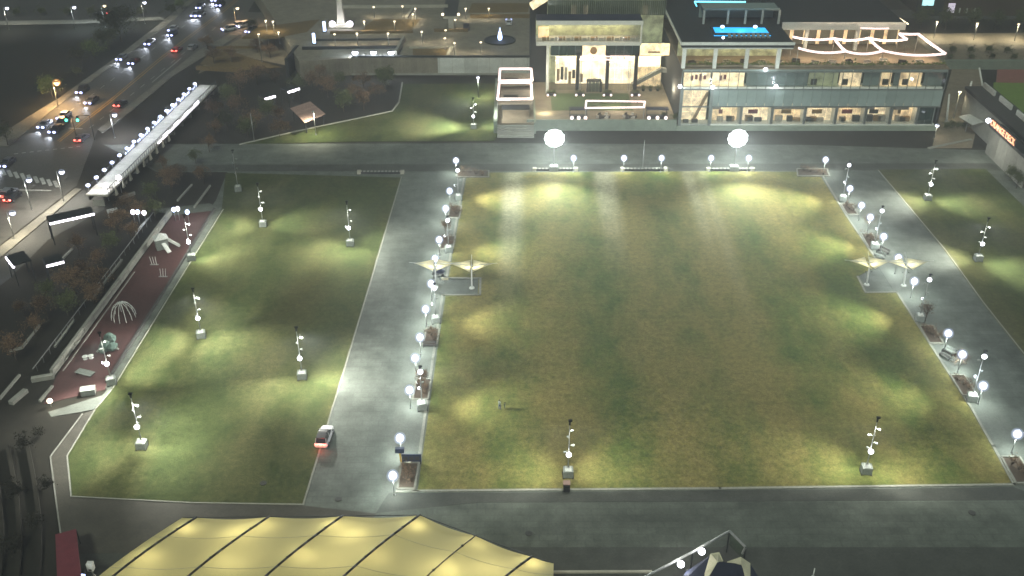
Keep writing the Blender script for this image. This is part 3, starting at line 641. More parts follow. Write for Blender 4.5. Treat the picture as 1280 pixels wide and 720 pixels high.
# ================================================================== HOTEL
def pane_grid(parent, x0, x1, z0, z1, y, nx, mat, name, gap=.06, d=.06, nz=1, skip=()):
    w, h = (x1-x0)/nx, (z1-z0)/nz
    me = MB().bb((-w/2+gap, -d/2, -h/2+gap), (w/2-gap, d/2, h/2-gap)).mesh(name, M[mat])
    for k in range(nz):
        for i in range(nx):
            if (i, k) not in skip: link(name, me, parent, (x0+(i+.5)*w, y, z0+(k+.5)*h))
YF = 224.6
zz = lambda py: ZH(py, YF)
X0, X1, XM = 39.5, 101.0, 64.3
zp, zw0, zw1, zs1, zu0, zu1, zt = zz(157), zz(155), zz(134), zz(112), zz(108.5), zz(90.5), zz(85)
pod = thing('hotel_podium', 'long glazed hotel podium with lit ground floor bays and roof terrace', 'building', (0, 0, 0))
obj('plinth', MB().bb((X0-.3, YF-.4, 0), (X1+.3, YF+.8, zp)), M['green_band'], pod)
obj('wall', MB().bb((X0, YF+3.2, 0), (X1, YF+40, zt-.3)).bb((X0, YF+.1, 0), (X0+.4, YF+3.2, zt-.3)).bb((X1-.4, YF+.1, 0), (X1, YF+3.2, zt-.3)), M['roof_dark'], pod)
obj('floor_slab', MB().bb((X0+.4, YF+.1, zs1-.1), (X1-.4, YF+3.1, zu0-.15)).bb((X0+.4, YF+.1, zp-.2), (X1-.4, YF+3.1, zw0-.05)), M['fascia'], pod)
obj('terrace_deck', MB().bb((X0-.1, YF-.3, zt-.25), (X1+.1, YF+40.2, zt)), M['tan_pave'], pod)
obj('facade_beam', MB().bb((X0-.1, YF-.16, zw1), (X1+.1, YF+.12, zw1+.22)).bb((X0-.1, YF-.16, zs1-.1), (X1+.1, YF+.12, zs1+.15)).bb((X0-.1, YF-.16, zu1), (X1+.1, YF+.12, zu1+.2)), M['mullion'], pod)
NC = 28
pane_grid(pod, X0+6.9, X1, zw1+.25, zs1-.12, YF, NC-3, 'spandrel', 'spandrel_panel', .025)
pane_grid(pod, X0, X1, zu1+.22, zt-.28, YF, NC, 'spandrel', 'spandrel_panel', .025)
xb = lambda px, py: XH(px, py, YF)
bays = [(889, 925), (927, 964), (966, 1005), (1007, 1044), (1046, 1081), (1083, 1112), (1115, 1146), (1148, 1166)]
for i, (a, b_) in enumerate(bays):
    xa, xc = xb(a, 145), xb(b_, 145); w = thing and obj('window', MB().bb((xa-.22, YF-.14, zw0), (xa, YF+.14, zw1-.03)).bb((xc, YF-.14, zw0), (xc+.22, YF+.14, zw1-.03)), M['mullion'], pod)
    last = i == len(bays)-1
    obj('room', MB().bb((xa, YF+2.6, zw0), (xc, YF+2.75, zw1)), M['roof_dark' if last else 'room_cream' if i % 2 else 'room_warm'], w)
    if not last:
        obj('ceiling_light', MB().bb((xa+.6, YF+.8, zw1-.35), (xc-.6, YF+1.4, zw1-.25)), M['room_hot'], w)
        r = random.Random(i)
        for k in range(3):
            x = r.uniform(xa+.8, xc-1.8); obj('furniture', MB().bb((x, YF+1.6, zw0+.02), (x+r.uniform(1, 1.8), YF+2.5, zw0+r.uniform(.7, 1.6))), M[('wood', 'cushion', 'furn')[k]], w)
        hb = r.uniform(.0, .9); obj('blind', MB().bb((xa+.1, YF+.35, zw1-.1-hb), (xa+(xc-xa)*r.choice((.33, .66, 1))-.1, YF+.4, zw1-.08)), M['cushion'], w)
        obj('picture', MB().bb((xa+1.2+r.random()*2, YF+2.45, zw0+1.7), (xa+2.4+r.random()*2.5, YF+2.58, zw0+2.7)), M[r.choice(('red', 'furn', 'spandrel', 'amber'))], w)
        for sx in (xa+.08, xc-.2): obj('side_wall', MB().bb((sx, YF+.2, zw0), (sx+.12, YF+2.6, zw1)), M['fascia'], w)
        lamp_light(pod, ((xa+xc)/2+r.uniform(-1.5, 1.5), YF+1.2, zw1-.6), r.uniform(30, 110), 'POINT', (1, .8, .52), .2)
    n = 3 if xc-xa > 4 else 2
    pane_grid(w, xa, xc, zw0, zw1-.05, YF, n, 'glass_clear' if not last else 'glass_dark', 'pane', .04)
# tall atrium bay on the left
xa, xc = xb(853, 130), xb(887, 130); w = obj('window', MB().bb((X0-.05, YF-.2, zp), (xa, YF+.2, zs1-.12)).bb((xc, YF-.2, zp), (xc+.6, YF+.2, zs1-.12)), M['mullion'], pod)
obj('room', MB().bb((xa, YF+3.0, zp), (xc, YF+3.15, zs1)), M['room_cream'], w); obj('stair', MB().bar((xa+3.2, YF+2, zp+.5), (xc-.3, YF+2, zs1-1.5), .8, .5), M['wood'], w)
obj('seating', MB().bb((xa+.8, YF+1, zp), (xa+2, YF+1.8, zp+1)).bb((xa+2.8, YF+1, zp), (xa+4.2, YF+1.8, zp+1.1)), M['furn'], w)
pane_grid(w, xa, xc, zp, zs1-.13, YF, 3, 'glass_clear', 'pane', .04, nz=5)
# upper row
lit = [(856, 890, 'room_cream'), (892, 932, 'room_cream'), (1013, 1050, 'room_dim'), (1052, 1079, 'room_cream'), (1103, 1117, 'room_warm'), (1128, 1155, 'room_warm')]
for i, (a, b_, mt) in enumerate(lit):
    xa, xc = xb(a, 100), xb(b_, 100); o = obj('lit_room', MB().bb((xa, YF+1.6, zu0), (xc, YF+1.75, zu1)).bb((xa, YF+.5, zu1-.12), (xc, YF+1.6, zu1)).bb((xa, YF+.5, zu0), (xc, YF+1.6, zu0+.06)), M[mt], pod)
    if i < 2: 
        s = MB()
        for k in range(4 if i == 0 else 2): s.bb((xa+1.6+k*1.0, YF+1.45, zu0+1.0+.3*(k % 2)), (xa+2.2+k*1.0, YF+1.58, zu0+2.2+.2*(k % 3)))
        obj('red_wall_art', s, M['red'], o)
    else: obj('furniture', MB().bb((xa+.6, YF+1.0, zu0+.1), (xa+1.9, YF+1.5, zu0+1.4)), M['furn'], o)
pane_grid(pod, X0, X1, zu0, zu1, YF, NC, 'glass_dark' if 0 else 'glass_clear', 'pane', .05, nz=1)
dk = [(934, 1011), (1081, 1101), (1119, 1126), (1157, 1186)]
for a, b_ in dk: obj('dark_room', MB().bb((xb(a, 100), YF+.9, zu0), (min(X1-.5, xb(b_, 100)), YF+1.0, zu1)), M['spandrel'], pod)
for k in range(NC+1): link('mullion', MB().bb((-.05, -.1, zs1+.2), (.05, .1, zu1)).mesh('mullion', M['mullion']), pod, (X0+(X1-X0)*k/NC, YF-.02, 0))
# covered terrace under the pool roof
zr0, zr1 = zz(60), zz(51.5)
obj('pool_roof', MB().bb((X0-.8, YF-.6, zr0+.25), (XM, YF+62, zr1-.35)), M['roof_dark'], pod)
obj('roof_fascia', MB().bb((X0-.9, YF-.85, zr0+.9), (XM+.1, YF-.62, zr1)).bb((X0-1.1, YF-.85, zr0+.9), (X0-.85, YF+62, zr1)), M['fascia'], pod)
obj('roof_soffit_beam', MB().bb((X0-.6, YF-.45, zr0-.1), (XM, YF-.1, zr0+.24)), M['fascia'], pod)
for px in (855, 894, 933.5, 973): x = XH(px, 70, YF); obj('column', MB().bb((x-.42, YF-.35, zt), (x+.42, YF+.4, zr0-.1)), M['fascia'], pod)
obj('terrace_back_wall', MB().bb((X0, YF+9, zt), (XM, YF+9.3, zr0+.2)), M['room_dim'], pod)
r = random.Random(3)
obj('terrace_planter', MB().bb((X0+.4, YF+.3, zt), (X1-.5, YF+1.0, zt+.6)), M['tan_pave'], pod)
lf = MB()
for k in range(1100):
    x = r.uniform(X0+.5, X1-.6); v = Vector((x, YF+r.uniform(.2, 1.1), zt+.6+abs(r.gauss(0, .28))*(1+.8*math.sin(x*.9)))); u = Vector((r.uniform(-1, 1), r.uniform(-1, 1), r.uniform(-1, 1))).normalized()*.22; q = u.orthogonal()
    lf.add([v-u, v+q*.7, v+u, v-q*.7], [(0, 1, 2, 3)])
o = obj('terrace_planting', lf, M['leaf_green'], pod); o['kind'] = 'stuff'
for i in range(14):
    x = r.uniform(X0+2, X1-3); big = r.random() < .4
    f = tag(obj('terrace_sofa', MB().bb((-.9, -.4, 0), (.9, .4, .42)).bb((-.9, .25, .42), (.9, .45, .85)).bb((-.95, -.4, .4), (-.75, .4, .62)).bb((.75, -.4, .4), (.95, .4, .62)), M['cushion' if i % 3 else 'furn']), 'outdoor sofa on the hotel roof terrace, %s from the left' % ORD[i], 'sofa', 'sofas on the hotel terrace'); f.location = (X0+2.5+i*4.1, YF+2.6+1.8*r.random(), zt); f.rotation_euler = (0, 0, r.uniform(-.6, .6))
for k, x in enumerate((45, 53.5, 61)):
    lamp_light(pod, (x, YF+4.5, zr0-.4), 900, 'POINT', (1, .78, .45), .3)
# rear terrace block with canopy (right)
yC, yB = 237.7, 243.0; zc0, zc1 = ZH(37, yC), ZH(27.5, yC)
obj('canopy_slab', MB().bb((XM+.4, yC, zc0+.1), (94, yC+24, zc1-.2)), M['roof_dark'], pod); obj('canopy_fascia', MB().bb((XM+.3, yC-.25, zc0), (94.2, yC-.02, zc1)), M['fascia'], pod)
for px in (1008, 1071): x = XH(px, 50, yC); obj('column', MB().bb((x-.4, yC+.1, zt), (x+.4, yC+.9, zc0+.1)), M['fascia'], pod)
obj('terrace_room_wall', MB().bb((XM+.5, yB, zt), (95, yB+.4, zc0+.1)), M['room_warm'], pod)
for k in range(9):
    x = XM+1.5+k*3.3; obj('glazed_door', MB().bb((x, yB-.25, zt), (x+2.4, yB-.15, zc0-.6)), M['glass_dark'], pod)
for x in (70, 79, 88, 97): lamp_light(pod, (x, YF+6, zt+3.6), 1300, 'POINT', (1, .72, .48), .3)
# pool on the roof
zo = zr1+.25
pl = thing('roof_pool', 'bright turquoise lit swimming pool on the hotel roof', 'swimming pool', (0, 0, 0))
def RP(px, py, z=zo): return P(px, py, z)
q = [RP(889, 33.5), RP(957, 34), RP(964, 42.5), RP(893, 42.5)]
obj('water', MB().prism([(v.x, v.y) for v in reversed(q)], zo-.5, zo-.04), M['pool'], pl)
e = MB()
for a, b_ in zip(q, q[1:]+q[:1]): e.bar(a, b_, .5, .4)
obj('pool_edge', e, M['roof_dark'], pl); lamp_light(pl, (q[0].lerp(q[2], .5)+Vector((0, 0, .8))), 160, 'POINT', (.2, .6, 1), .5)
pgw = thing('pool_cabana', 'dark framed cabana row behind the roof pool', 'cabana', (0, 0, 0)); yP = RP(900, 27).y
zq = ZH(10, yP)
obj('roof_frame', MB().bb((XH(880, 10, yP), yP-.2, zq-.5), (XH(975, 10, yP), yP+.2, zq)).bb((XH(880, 10, yP), yP, zq-.5), (XH(975, 10, yP), yP+6, zq-.35)), M['spandrel'], pgw)
for px in (880, 910, 932, 953, 974): obj('post', MB().bb((XH(px, 20, yP)-.25, yP-.15, zr1-.3), (XH(px, 20, yP)+.25, yP+.2, zq-.5)), M['fascia'], pgw)
obj('back_wall', MB().bb((XH(880, 10, yP), yP+5.5, zr1-.3), (XH(975, 10, yP), yP+6, zq-.4)), M['spandrel'], pgw)
t = tag(obj('cyan_light_line', MB().tube(F(868, 2, yP+12), F(932, 2.5, yP+12), .22, n=8).tube(F(868, 2, yP+12), F(871, 8, yP+12), .15), M['cyan_led']), 'cyan light line above the roof pool cabanas', 'light strip')
for i, px in enumerate((903, 944)):
    q = RP(px, 34.5, zo+.6); t = thing('pool_lamp', '%s blue white lamp at the back of the roof pool' % ('left', 'right')[i], 'lamp', q); obj('post', MB().tube((0, 0, -.8), (0, 0, 0), .06), M['dark_steel'], t); obj('lens', MB().ball((0, 0, .2), .5, .36), M['blue_led'], t, True)
for i in range(9):
    q = RP(912+i*6, 47, zo-.3); o = tag(obj('sun_lounger', MB().bb((-.35, -.9, .2), (.35, .4, .36)).bar((0, .4, .3), (0, 1.0, .75), .7, .1).bb((-.3, -.8, 0), (-.2, .3, .2)).bb((.2, -.8, 0), (.3, .3, .2)), M['concrete']), 'sun lounger on the pool side facing the park, %s from the left' % ORD[i], 'sun lounger', 'loungers by the roof pool'); o.location = q
for i, (px, py, lb) in enumerate(((904, 47, 'small white deck lamp in front of the roof pool'), (957, 87, 'lamp hung on the glass facade above the flood mast'), (970, 108, 'small lamp on the facade ledge right of the flood mast'), (850, 108, 'bright lamp at the left corner of the podium'), (891, 109, 'bright lamp right of the tall atrium window'))):
    q = RP(px, py, zo) if i == 0 else F(px, py, YF-.6); t = thing('facade_lamp', lb, 'lamp', q); obj('lens', MB().ball((0, 0, 0), .46 if i else .3), M['head_cool'], t, True); obj('bracket', MB().bb((-.08, 0, -.08), (.08, .5, .08)), M['dark_steel'], t)
    if i: lamp_light(t, (0, -1.5, 0), 260, 'POINT', (.9, .95, 1))
# catenary string lights over the terrace
def string_light(pts, label, sag=.5, r=.30, mat='led_pink', n=10, posts=True):
    t = thing('string_light', label, 'string lights', pts[0], group='string lights on the hotel terrace')
    mb = MB()
    for a, b_ in zip(pts, pts[1:]):
        s = [a.lerp(b_, k/n)-pts[0]-Vector((0, 0, 4*sag*(k/n)*(1-k/n))) for k in range(n+1)]; mb.path(s, r, 6)
    obj('light_strand', mb, M[mat], t, True)
    if posts:
        for v in pts: obj('post', MB().tube((v-pts[0])-Vector((0, 0, v.z-zt)), v-pts[0], .07, n=6), M['steel'], t)
    return t
y1, y2 = YF+1.3, YF+8
A = [F(998, 60, y1), F(1057, 64, y1), F(1104, 63.5, y1), F(1182, 67, y1)]; B = [F(991, 46, y2), F(1043, 48, y2), F(1086, 47.5, y2), F(1134, 49, y2)]
string_light(A, 'long front strand of pinkish terrace lights along the parapet', .7); string_light(B, 'rear strand of pinkish terrace lights below the canopy', .5)
string_light([B[1], A[1]], 'left cross strand of terrace lights', .2, posts=False); string_light([B[2], A[2]], 'middle cross strand of terrace lights', .2, posts=False)
string_light([B[3], F(1124, 42, y2+2), F(1148, 42.5, y2+2), A[3]], 'strand of terrace lights turning the right corner', .1); string_light([F(1076, 35, yC-.6), F(1111, 35.5, yC-.6)], 'short strand of lights under the canopy fascia', .1, .18, posts=False)
string_light([F(974, 7, 262), F(1000, 6, 262), F(1030, 5, 262), F(1050, 8, 262)], 'farthest strand of lights on the roof behind the canopy', .2, .2, posts=False); string_light([F(997, 3, 262), F(1005, 12, 258)], 'left stub strand on the far roof', 0, .2, posts=False); string_light([F(1033, 3, 262), F(1040, 11, 258)], 'right stub strand on the far roof', 0, .2, posts=False)
string_light([F(1097, 3, 258), F(1110, 14, 254), F(1135, 30, 240)], 'amber edge light on the canopy side', 0, .16, 'head_warm', posts=False)
bk = thing('rear_hotel_block', 'dark rear block of the hotel behind the terrace canopy', 'building', (0, 0, 0)); obj('wall', MB().bb((XM, 262, 0), (93, 300, ZH(14, 262))), M['roof_dark'], bk); obj('roof_rail', MB().bb((XM, 261.8, ZH(14, 262)), (93, 262, ZH(13, 262))), M['fascia'], bk)
# ---- lobby wing and tower
ZB, YL, YD = 2.4, 246.0, 243.0
zl = lambda py: ZH(py, YL)
tw = thing('hotel_tower', 'glazed hotel tower with bright double height lobby and overhanging lounge deck', 'building', (0, 0, 0))
LX0, LX1 = XH(688, 90, YL), 38.3
sheetpatio = MB().bb((LX0-6, YF+.2, 0), (X0-.4, YL+6, ZB)); obj('patio_base', sheetpatio, M['tan_pave'], tw); obj('patio_wall', MB().bb((LX0-6.2, YF-.35, 0), (X0-.35, YF+.15, ZB+.35)), M['green_band'], tw)
obj('patio_turf', MB().bb((LX0, P(640, 138, ZB).y, ZB), (XH(790, 120, 235), P(640, 117, ZB).y, ZB+.05)), M['turf'], tw)
obj('lobby_back_wall', MB().bb((LX0+1.5, YL+5, ZB), (LX1, YL+5.3, zl(71))), M['room_hot'], tw); obj('lobby_ceiling', MB().bb((LX0, YL+.2, zl(70.5)), (LX1, YL+9, zl(70)+.1)), M['fascia'], tw)
obj('upper_glass_back', MB().bb((LX0, YL+1.2, zl(70)), (LX1, YL+1.4, zl(55))), M['spandrel'], tw)
pane_grid(tw, LX0, LX1, ZB, zl(71), YL, 14, 'glass_clear', 'pane', .05, nz=3); pane_grid(tw, LX0, LX1, zl(69.5), zl(56), YL, 14, 'glass_dark', 'pane', .05)
o = obj('lit_panel', MB().bb((XH(728, 63, YL), YL-.12, zl(70)), (XH(757, 63, YL), YL-.04, zl(57))), M['room_cream'], tw); obj('lit_panel', MB().bb((XH(800, 60, YL), YL-.12, zl(69)), (XH(846, 60, YL), YL-.04, zl(54))), M['room_cream'], tw)
obj('crest', MB().ball((XH(742, 63, YL), YL-.2, zl(63)), .9, 1.0, 12, 6, .06), M['wood'], tw); obj('crest', MB().bb((XH(810, 65, YL), YL-.2, zl(66)), (XH(825, 65, YL), YL-.13, zl(64))), M['wood'], tw)
for px in (722, 759, 794.5): obj('lobby_column', MB().bb((XH(px, 90, YL)-.45, YL-.5, ZB), (XH(px, 90, YL)+.45, YL-.1, zl(66))), M['dark_steel'], tw)
x = XH(684.5, 80, YD+.5); obj('corner_column', MB().bb((x-.35, YD+.2, ZB), (x+.35, YD+.9, ZH(57, YD))), M['fascia'], tw)
dr = obj('entrance_door', MB().bb((XH(733, 105, YL), YL-1.6, zl(99.5)), (XH(751, 105, YL), YL-.3, zl(98))).bb((XH(733, 105, YL), YL-1.6, ZB), (XH(733, 105, YL)+.3, YL-.3, zl(99.5))).bb((XH(751, 105, YL)-.3, YL-1.6, ZB), (XH(751, 105, YL), YL-.3, zl(99.5))), M['dark_steel'], tw)
for k in range(4): a = XH(735, 105, YL)+k*.92; obj('door_leaf', MB().bb((a, YL-1.3, ZB), (a+.84, YL-1.24, zl(100))), M['glass_dark'], dr)
st = MB(); pts = [F(790, 106, YL+2.4), F(812, 94, YL+2.4), F(826, 87, YL+2.4), F(838, 88, YL+2.4), F(850, 94, YL+2.4)]
for a, b_ in zip(pts, pts[1:]): st.bar(a, b_, 1.6, .9)
obj('grand_stair', st, M['concrete'], tw)
obj('stair_wall', MB().bb((XH(795, 100, YL), YL+2.8, ZB), (LX1, YL+3.0, zl(88))), M['room_warm'], tw)
r = random.Random(5)
for k in range(7): a = LX0+1.8+k*1.0; obj('lobby_fitting', MB().bb((a, YL+3.4, ZB+r.uniform(0, 2)), (a+.7, YL+3.9, ZB+r.uniform(2.4, 5))), M[('wood', 'furn', 'cushion')[k % 3]], tw)
for x in (LX0+5, LX0+12, LX0+19, LX0+26): lamp_light(tw, (x, YL+2.5, zl(75)), 900, 'POINT', (1, .86, .62), .4)
# lounge deck
zd = lambda py: ZH(py, YD)
DX0, DX1 = XH(670.5, 40, YD), XH(803, 40, YD)
obj('deck_floor', MB().bb((DX0, YD, zd(57)), (DX1, YD+6.4, zd(52.5))), M['fascia'], tw); obj('deck_roof', MB().bb((DX0, YD+.3, zd(31)+.1), (DX1, YD+6.4, zd(26)-.15)), M['roof_navy'], tw)
obj('deck_fascia', MB().bb((DX0-.1, YD-.1, zd(31)), (DX1+.1, YD+.28, zd(26))), M['fascia'], tw); obj('deck_end', MB().bb((DX1-.4, YD+.05, zd(52.4)), (DX1, YD+.5, zd(31))), M['fascia'], tw)
obj('lounge_back_wall', MB().bb((DX0, YD+5.6, zd(52.4)), (DX1-.4, YD+5.9, zd(31)+.1)), M['room_dim'], tw); obj('bar_counter', MB().bb((DX0+.6, YD+3.6, zd(52.4)), (DX0+3.2, YD+4.4, zd(52.4)+2.6)), M['room_warm'], tw)
pane_grid(tw, DX0, DX1-.4, zd(52.4), zd(47), YD+.06, 12, 'glass_clear', 'railing_pane', .04, .04)
for k in range(12): a = DX0+1.5+k*2.0; obj('lounge_table', MB().bb((a, YD+1.0, zd(52.4)), (a+1.0, YD+1.9, zd(52.4)+.75)).bb((a+1.2, YD+1.2, zd(52.4)), (a+1.7, YD+1.7, zd(52.4)+.9)), M['cushion' if k % 2 else 'wood'], tw)
for x in (DX0+5, DX0+13, DX0+20): lamp_light(tw, (x, YD+2.6, zd(33)), 900, 'POINT', (1, .8, .5), .3)
# tower glass above
YT = 249.6; TX0 = XH(685, 10, YT); zt0, zt1 = zd(26)-.5, 62
pane_grid(tw, TX0, LX1, zt0, zt1, YT, 15, 'glass_tower', 'tower_pane', .05, .08, nz=11)
mu = MB()
for k in range(61): x = TX0+(LX1-TX0)*k/60; mu.bb((x-.035, YT-.14, zt0), (x+.035, YT-.05, zt1))
o = obj('mullion_grid', mu, M['mullion'], tw); o['kind'] = 'stuff'
obj('tower_core', MB().bb((TX0+.2, YT+2.4, ZB), (LX1, YT+24, zt1)), M['room_dim'], tw)
for i, (px, lb) in enumerate(((718, ''), (733, ''), (808, ''))): obj('lit_room', MB().bb((XH(px-3, 10, YT), YT+1.6, ZH(20, YT)), (XH(px+3, 10, YT), YT+1.7, ZH(9, YT))), M['room_cream'], tw)
obj('side_wall', MB().bb((TX0-4.2, YT+3, 0), (TX0-.1, YT+20, ZH(-30, YT))), M['roof_dark'], tw)
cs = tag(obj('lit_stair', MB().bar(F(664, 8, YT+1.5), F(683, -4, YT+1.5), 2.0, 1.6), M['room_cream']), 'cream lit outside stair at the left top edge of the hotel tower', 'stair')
# led pergolas and patio furniture
def led_frame(label, c4, posts_z, r=.22, group=None, depth=None):
    c = c4[0]; t = thing('led_pergola', label, 'pergola', c, group=group); l = [v-c for v in c4]; mb = MB(); k = len(l)
    for a, b_ in zip(l, l[1:]+l[:1]): mb.tube(a, b_, r, n=8)
    obj('led_rim', mb, M['led_pink'], t, True)
    roof = MB(); roof.add(l, [tuple(range(k))]); 
    sl_ = MB()
    for j in range(1, 8): sl_.bar(l[0].lerp(l[1], j/8), l[3].lerp(l[2], j/8), .12, .12)
    obj('rafter', sl_, M['furn'], t)
    for v in l: obj('post', MB().tube(Vector((v.x, v.y, posts_z-c.z)), v, .08, n=6), M['steel'], t)
    return t
zq_ = ZB+3.4
led_frame('long led edged pergola on the hotel patio', [P(732, 135, zq_), P(805, 134, zq_), P(806, 127, zq_), P(733, 126, zq_)], ZB)
led_frame('led edged canopy over the lobby entrance', [F(725, 74.5, YL-2.2), F(789, 74.5, YL-2.2), F(787, 70.5, YL-.4), F(727, 70.5, YL-.4)], ZB, .18)
for i, px in enumerate((689, 724.5, 759, 794)):
    q = P(px, 119.5, ZB); t = thing('patio_planter', 'patio planter with two uplights, %s from the left' % ORD[i], 'planter', q, group='planters on the hotel patio')
    obj('trough', MB().bb((-1.2, -.4, 0), (1.2, .4, .8)), M['dark_steel'], t); lf = MB(); r = random.Random(i)
    for k in range(120):
        v = Vector((r.uniform(-1.1, 1.1), r.uniform(-.4, .4), .8+r.random()*.7)); u = Vector((r.uniform(-1, 1), r.uniform(-1, 1), r.uniform(-1, 1))).normalized()*.14; w_ = u.orthogonal(); lf.add([v-u, v+w_*.7, v+u, v-w_*.7], [(0, 1, 2, 3)])
    obj('foliage', lf, M['leaf_dark'], t)
    for s in (-.9, .9): obj('uplight', MB().ball((s, -.65, .35), .30), M['led_pink'], t, True)
for i, (px, w_, n) in enumerate(((723, 21, 3), (821, 25, 3))):
    q = P(px, 149, ZB); t = thing('patio_bar', '%s dark canopied patio bar with three front lamps' % ('left', 'right')[i], 'bar counter', q); L = w_/5.2
    obj('counter', MB().bb((-L/2, -.6, 0), (L/2, .6, 1.1)), M['dark_steel'], t); obj('canopy', MB().bb((-L/2-.2, -.4, 2.4), (L/2+.2, 1.6, 2.55)), M['roof_navy'], t)
    for sx in (-1, 1): obj('post', MB().bb((sx*L/2-.06, 1.3, 0), (sx*L/2+.06, 1.45, 2.4)), M['dark_steel'], t)
    for k in range(n): obj('front_lamp', MB().ball((-L/2+.4+k*(L-.8)/(n-1), -.85, .65), .42, .45), M['led_pink'], t, True)
    lamp_light(t, (0, -1.6, 1.2), 90, 'POINT', (1, .8, .65))
for i, px in enumerate((754, 787)):
    q = P(px, 147, ZB); t = thing('seating_group', '%s round seating group below the led pergola' % ('left', 'right')[i], 'seating', q)
    obj('low_table', MB().tube((0, 0, 0), (0, 0, .45), .5, .5, 12), M['furn'], t)
    for k in range(6):
        a = k*math.pi/3; s = obj('chair', MB().box((1.3*math.cos(a), 1.1*math.sin(a), .22), (.7, .7, .42), a).box((1.62*math.cos(a), 1.38*math.sin(a), .6), (.12, .7, .5), a), M['cushion' if k % 2 else 'furn'], t)
for i, px in enumerate((804, 813, 822, 846)):
    t = thing('patio_bush', 'dark potted bush before the glazed stair, %s from the left' % ORD[i], 'bush', P(px, 113.5, ZB), group='potted bushes before the stair'); obj('pot', MB().lathe([(.001, 0), (.35, 0), (.45, .6), (.001, .6)], 10), M['dark_steel'], t); lf = MB(); r = random.Random(60+i)
    for k in range(110):
        v = Vector((r.gauss(0, .3), r.gauss(0, .3), .95+r.gauss(0, .25))); u = Vector((r.uniform(-1, 1), r.uniform(-1, 1), r.uniform(-1, 1))).normalized()*.13; w_ = u.orthogonal(); lf.add([v-u, v+w_*.7, v+u, v-w_*.7], [(0, 1, 2, 3)])
    obj('foliage', lf, M['leaf_dark'], t)
lamp_light(tw, (XH(835, 130, 235), 236, ZB+4), 1600, 'POINT', (1, .85, .6), .4); lamp_light(tw, (XH(770, 130, 235), 233, ZB+3), 1300, 'POINT', (1, .84, .62), .4); lamp_light(tw, (XH(700, 125, 235), 238, ZB+5), 1400, 'POINT', (1, .9, .65), .4)
# small stair pavilion with two lit frames on the left
sp = thing('lit_stair_pavilion', 'small terrace stair pavilion with led outlined upper platforms', 'pavilion', P(645, 165, 0)); ox = sp.location
def L_(v): return Vector(v)-ox
ya, x_a, x_b = P(645, 165).y, XH(622, 150, 228), XH(667, 150, 228)
obj('lower_terrace', MB().bb(L_((x_a, ya, 0)), L_((x_b, ya+30, 2.2))), M['tan_pave'], sp); obj('side_wall', MB().bb(L_((x_a-.9, ya-1, 0)), L_((x_a, ya+30, 3.0))).bb(L_((x_b, ya-1, 0)), L_((x_b+.5, ya+30, 2.8))), M['green_band'], sp)
for k in range(6): obj('step', MB().bb(L_((x_a, ya-1.2-.5*k, 0)), L_((x_b, ya-.7-.5*k, 2.1-.36*k))), M['concrete'], sp)
for k in range(3): obj('terrace_step', MB().bb(L_((x_a, ya+10+.6*k, 2.2)), L_((x_b, ya+20, 2.5+.3*k))), M['plaza'], sp)
obj('shade_canopy', MB().bb(L_((x_a+1, ya+3, 4.4)), L_((x_b-1, ya+6, 4.55))), M['roof_dark'], sp)
for sx in (x_a+1.1, x_b-1.1): obj('canopy_post', MB().bb(L_((sx-.07, ya+3.1, 2.2)), L_((sx+.07, ya+3.25, 4.4))), M['dark_steel'], sp)
for i, (p0, p1) in enumerate(((86, 101), (104, 124))):
    z = 5.2 if i else 6.4; q = [P(624-2*i, p1, z), P(665, p1-.5, z), P(664, p0, z), P(625-1*i, p0, z)]; mb = MB()
    for a, b_ in zip(q, q[1:]+q[:1]): mb.tube(L_(a), L_(b_), .32, n=8)
    o = obj('led_frame', mb, M['led_pink'], sp, True); obj('platform', MB().prism([(L_(v).x, L_(v).y) for v in q], z-1.4, z-1.2), M['plaza'], sp)
    obj('bar_table', MB().bb(L_(q[0].lerp(q[2], .35))-Vector((1.5, .3, 1.2)), L_(q[0].lerp(q[2], .35))+Vector((2, .3, -.4))), M['furn'], sp)
    for v in q: obj('frame_post', MB().tube(L_((v.x, v.y, 2.2)), L_(v), .07, n=6), M['steel'], sp)
lamp_light(sp, L_((645-640, ya+18, 9)), 1300, 'POINT', (1, .82, .66), .4)
for i in range(4):
    q = P(670, 78+i*7.5, ZB); t = thing('stair_light', 'warm step light beside the lit frames, %s from the top' % ORD[i], 'lamp', q, group='warm step lights'); obj('post', MB().tube((0, 0, 0), (0, 0, 1.1), .08), M['steel'], t); obj('lens', MB().ball((0, 0, 1.2), .42, .36), M['head_warm'], t, True)
lamp_light(sp, L_((8, ya+6, 4)), 900, 'POINT', (1, .9, .6), .3)
# ---- parking deck on the right with its orange sign
dk = thing('parking_deck', 'grey parking deck at the right edge with orange lettering over its entrance', 'building', (107.5, 200, 0))
obj('deck_roof', MB().bb((2.2, -60, 7.2), (8.6, 33, 8.0)), M['asphalt'], dk); obj('wall', MB().bb((2.6, -60, 0), (8.3, 32.5, 7.2)), M['concrete'], dk)
for k in range(7): obj('parapet_panel', MB().bb((6.2, 26-k*9.2, 8.0), (6.6, 33-k*9.2-.6, 9.2)), M['fascia'], dk)
obj('entrance_block', MB().bb((.2, -8, 0), (2.5, 11, 6.2)), M['asphalt'], dk)
for k in range(4): obj('entrance_panel', MB().bb((-.05, -8+k*4.75+.06, .0), (.18, -8+(k+1)*4.75-.06, 6.3)), M['concrete'], dk)
obj('canopy_edge', MB().bb((-.6, -8.2, 6.3), (2.18, 11.2, 6.9)), M['roof_dark'], dk); obj('sign_lamp', MB().ball((-.9, 11.4, 7.6), .55), M['head_cool'], dk, True)
cu = bpy.data.curves.new('sign_text', 'FONT'); cu.body = 'ORANGE DECK'; cu.size = 1.95; cu.extrude = .08; cu.offset = .0
to = bpy.data.objects.new('tmp', cu); COL.objects.link(to); bpy.context.view_layer.update()
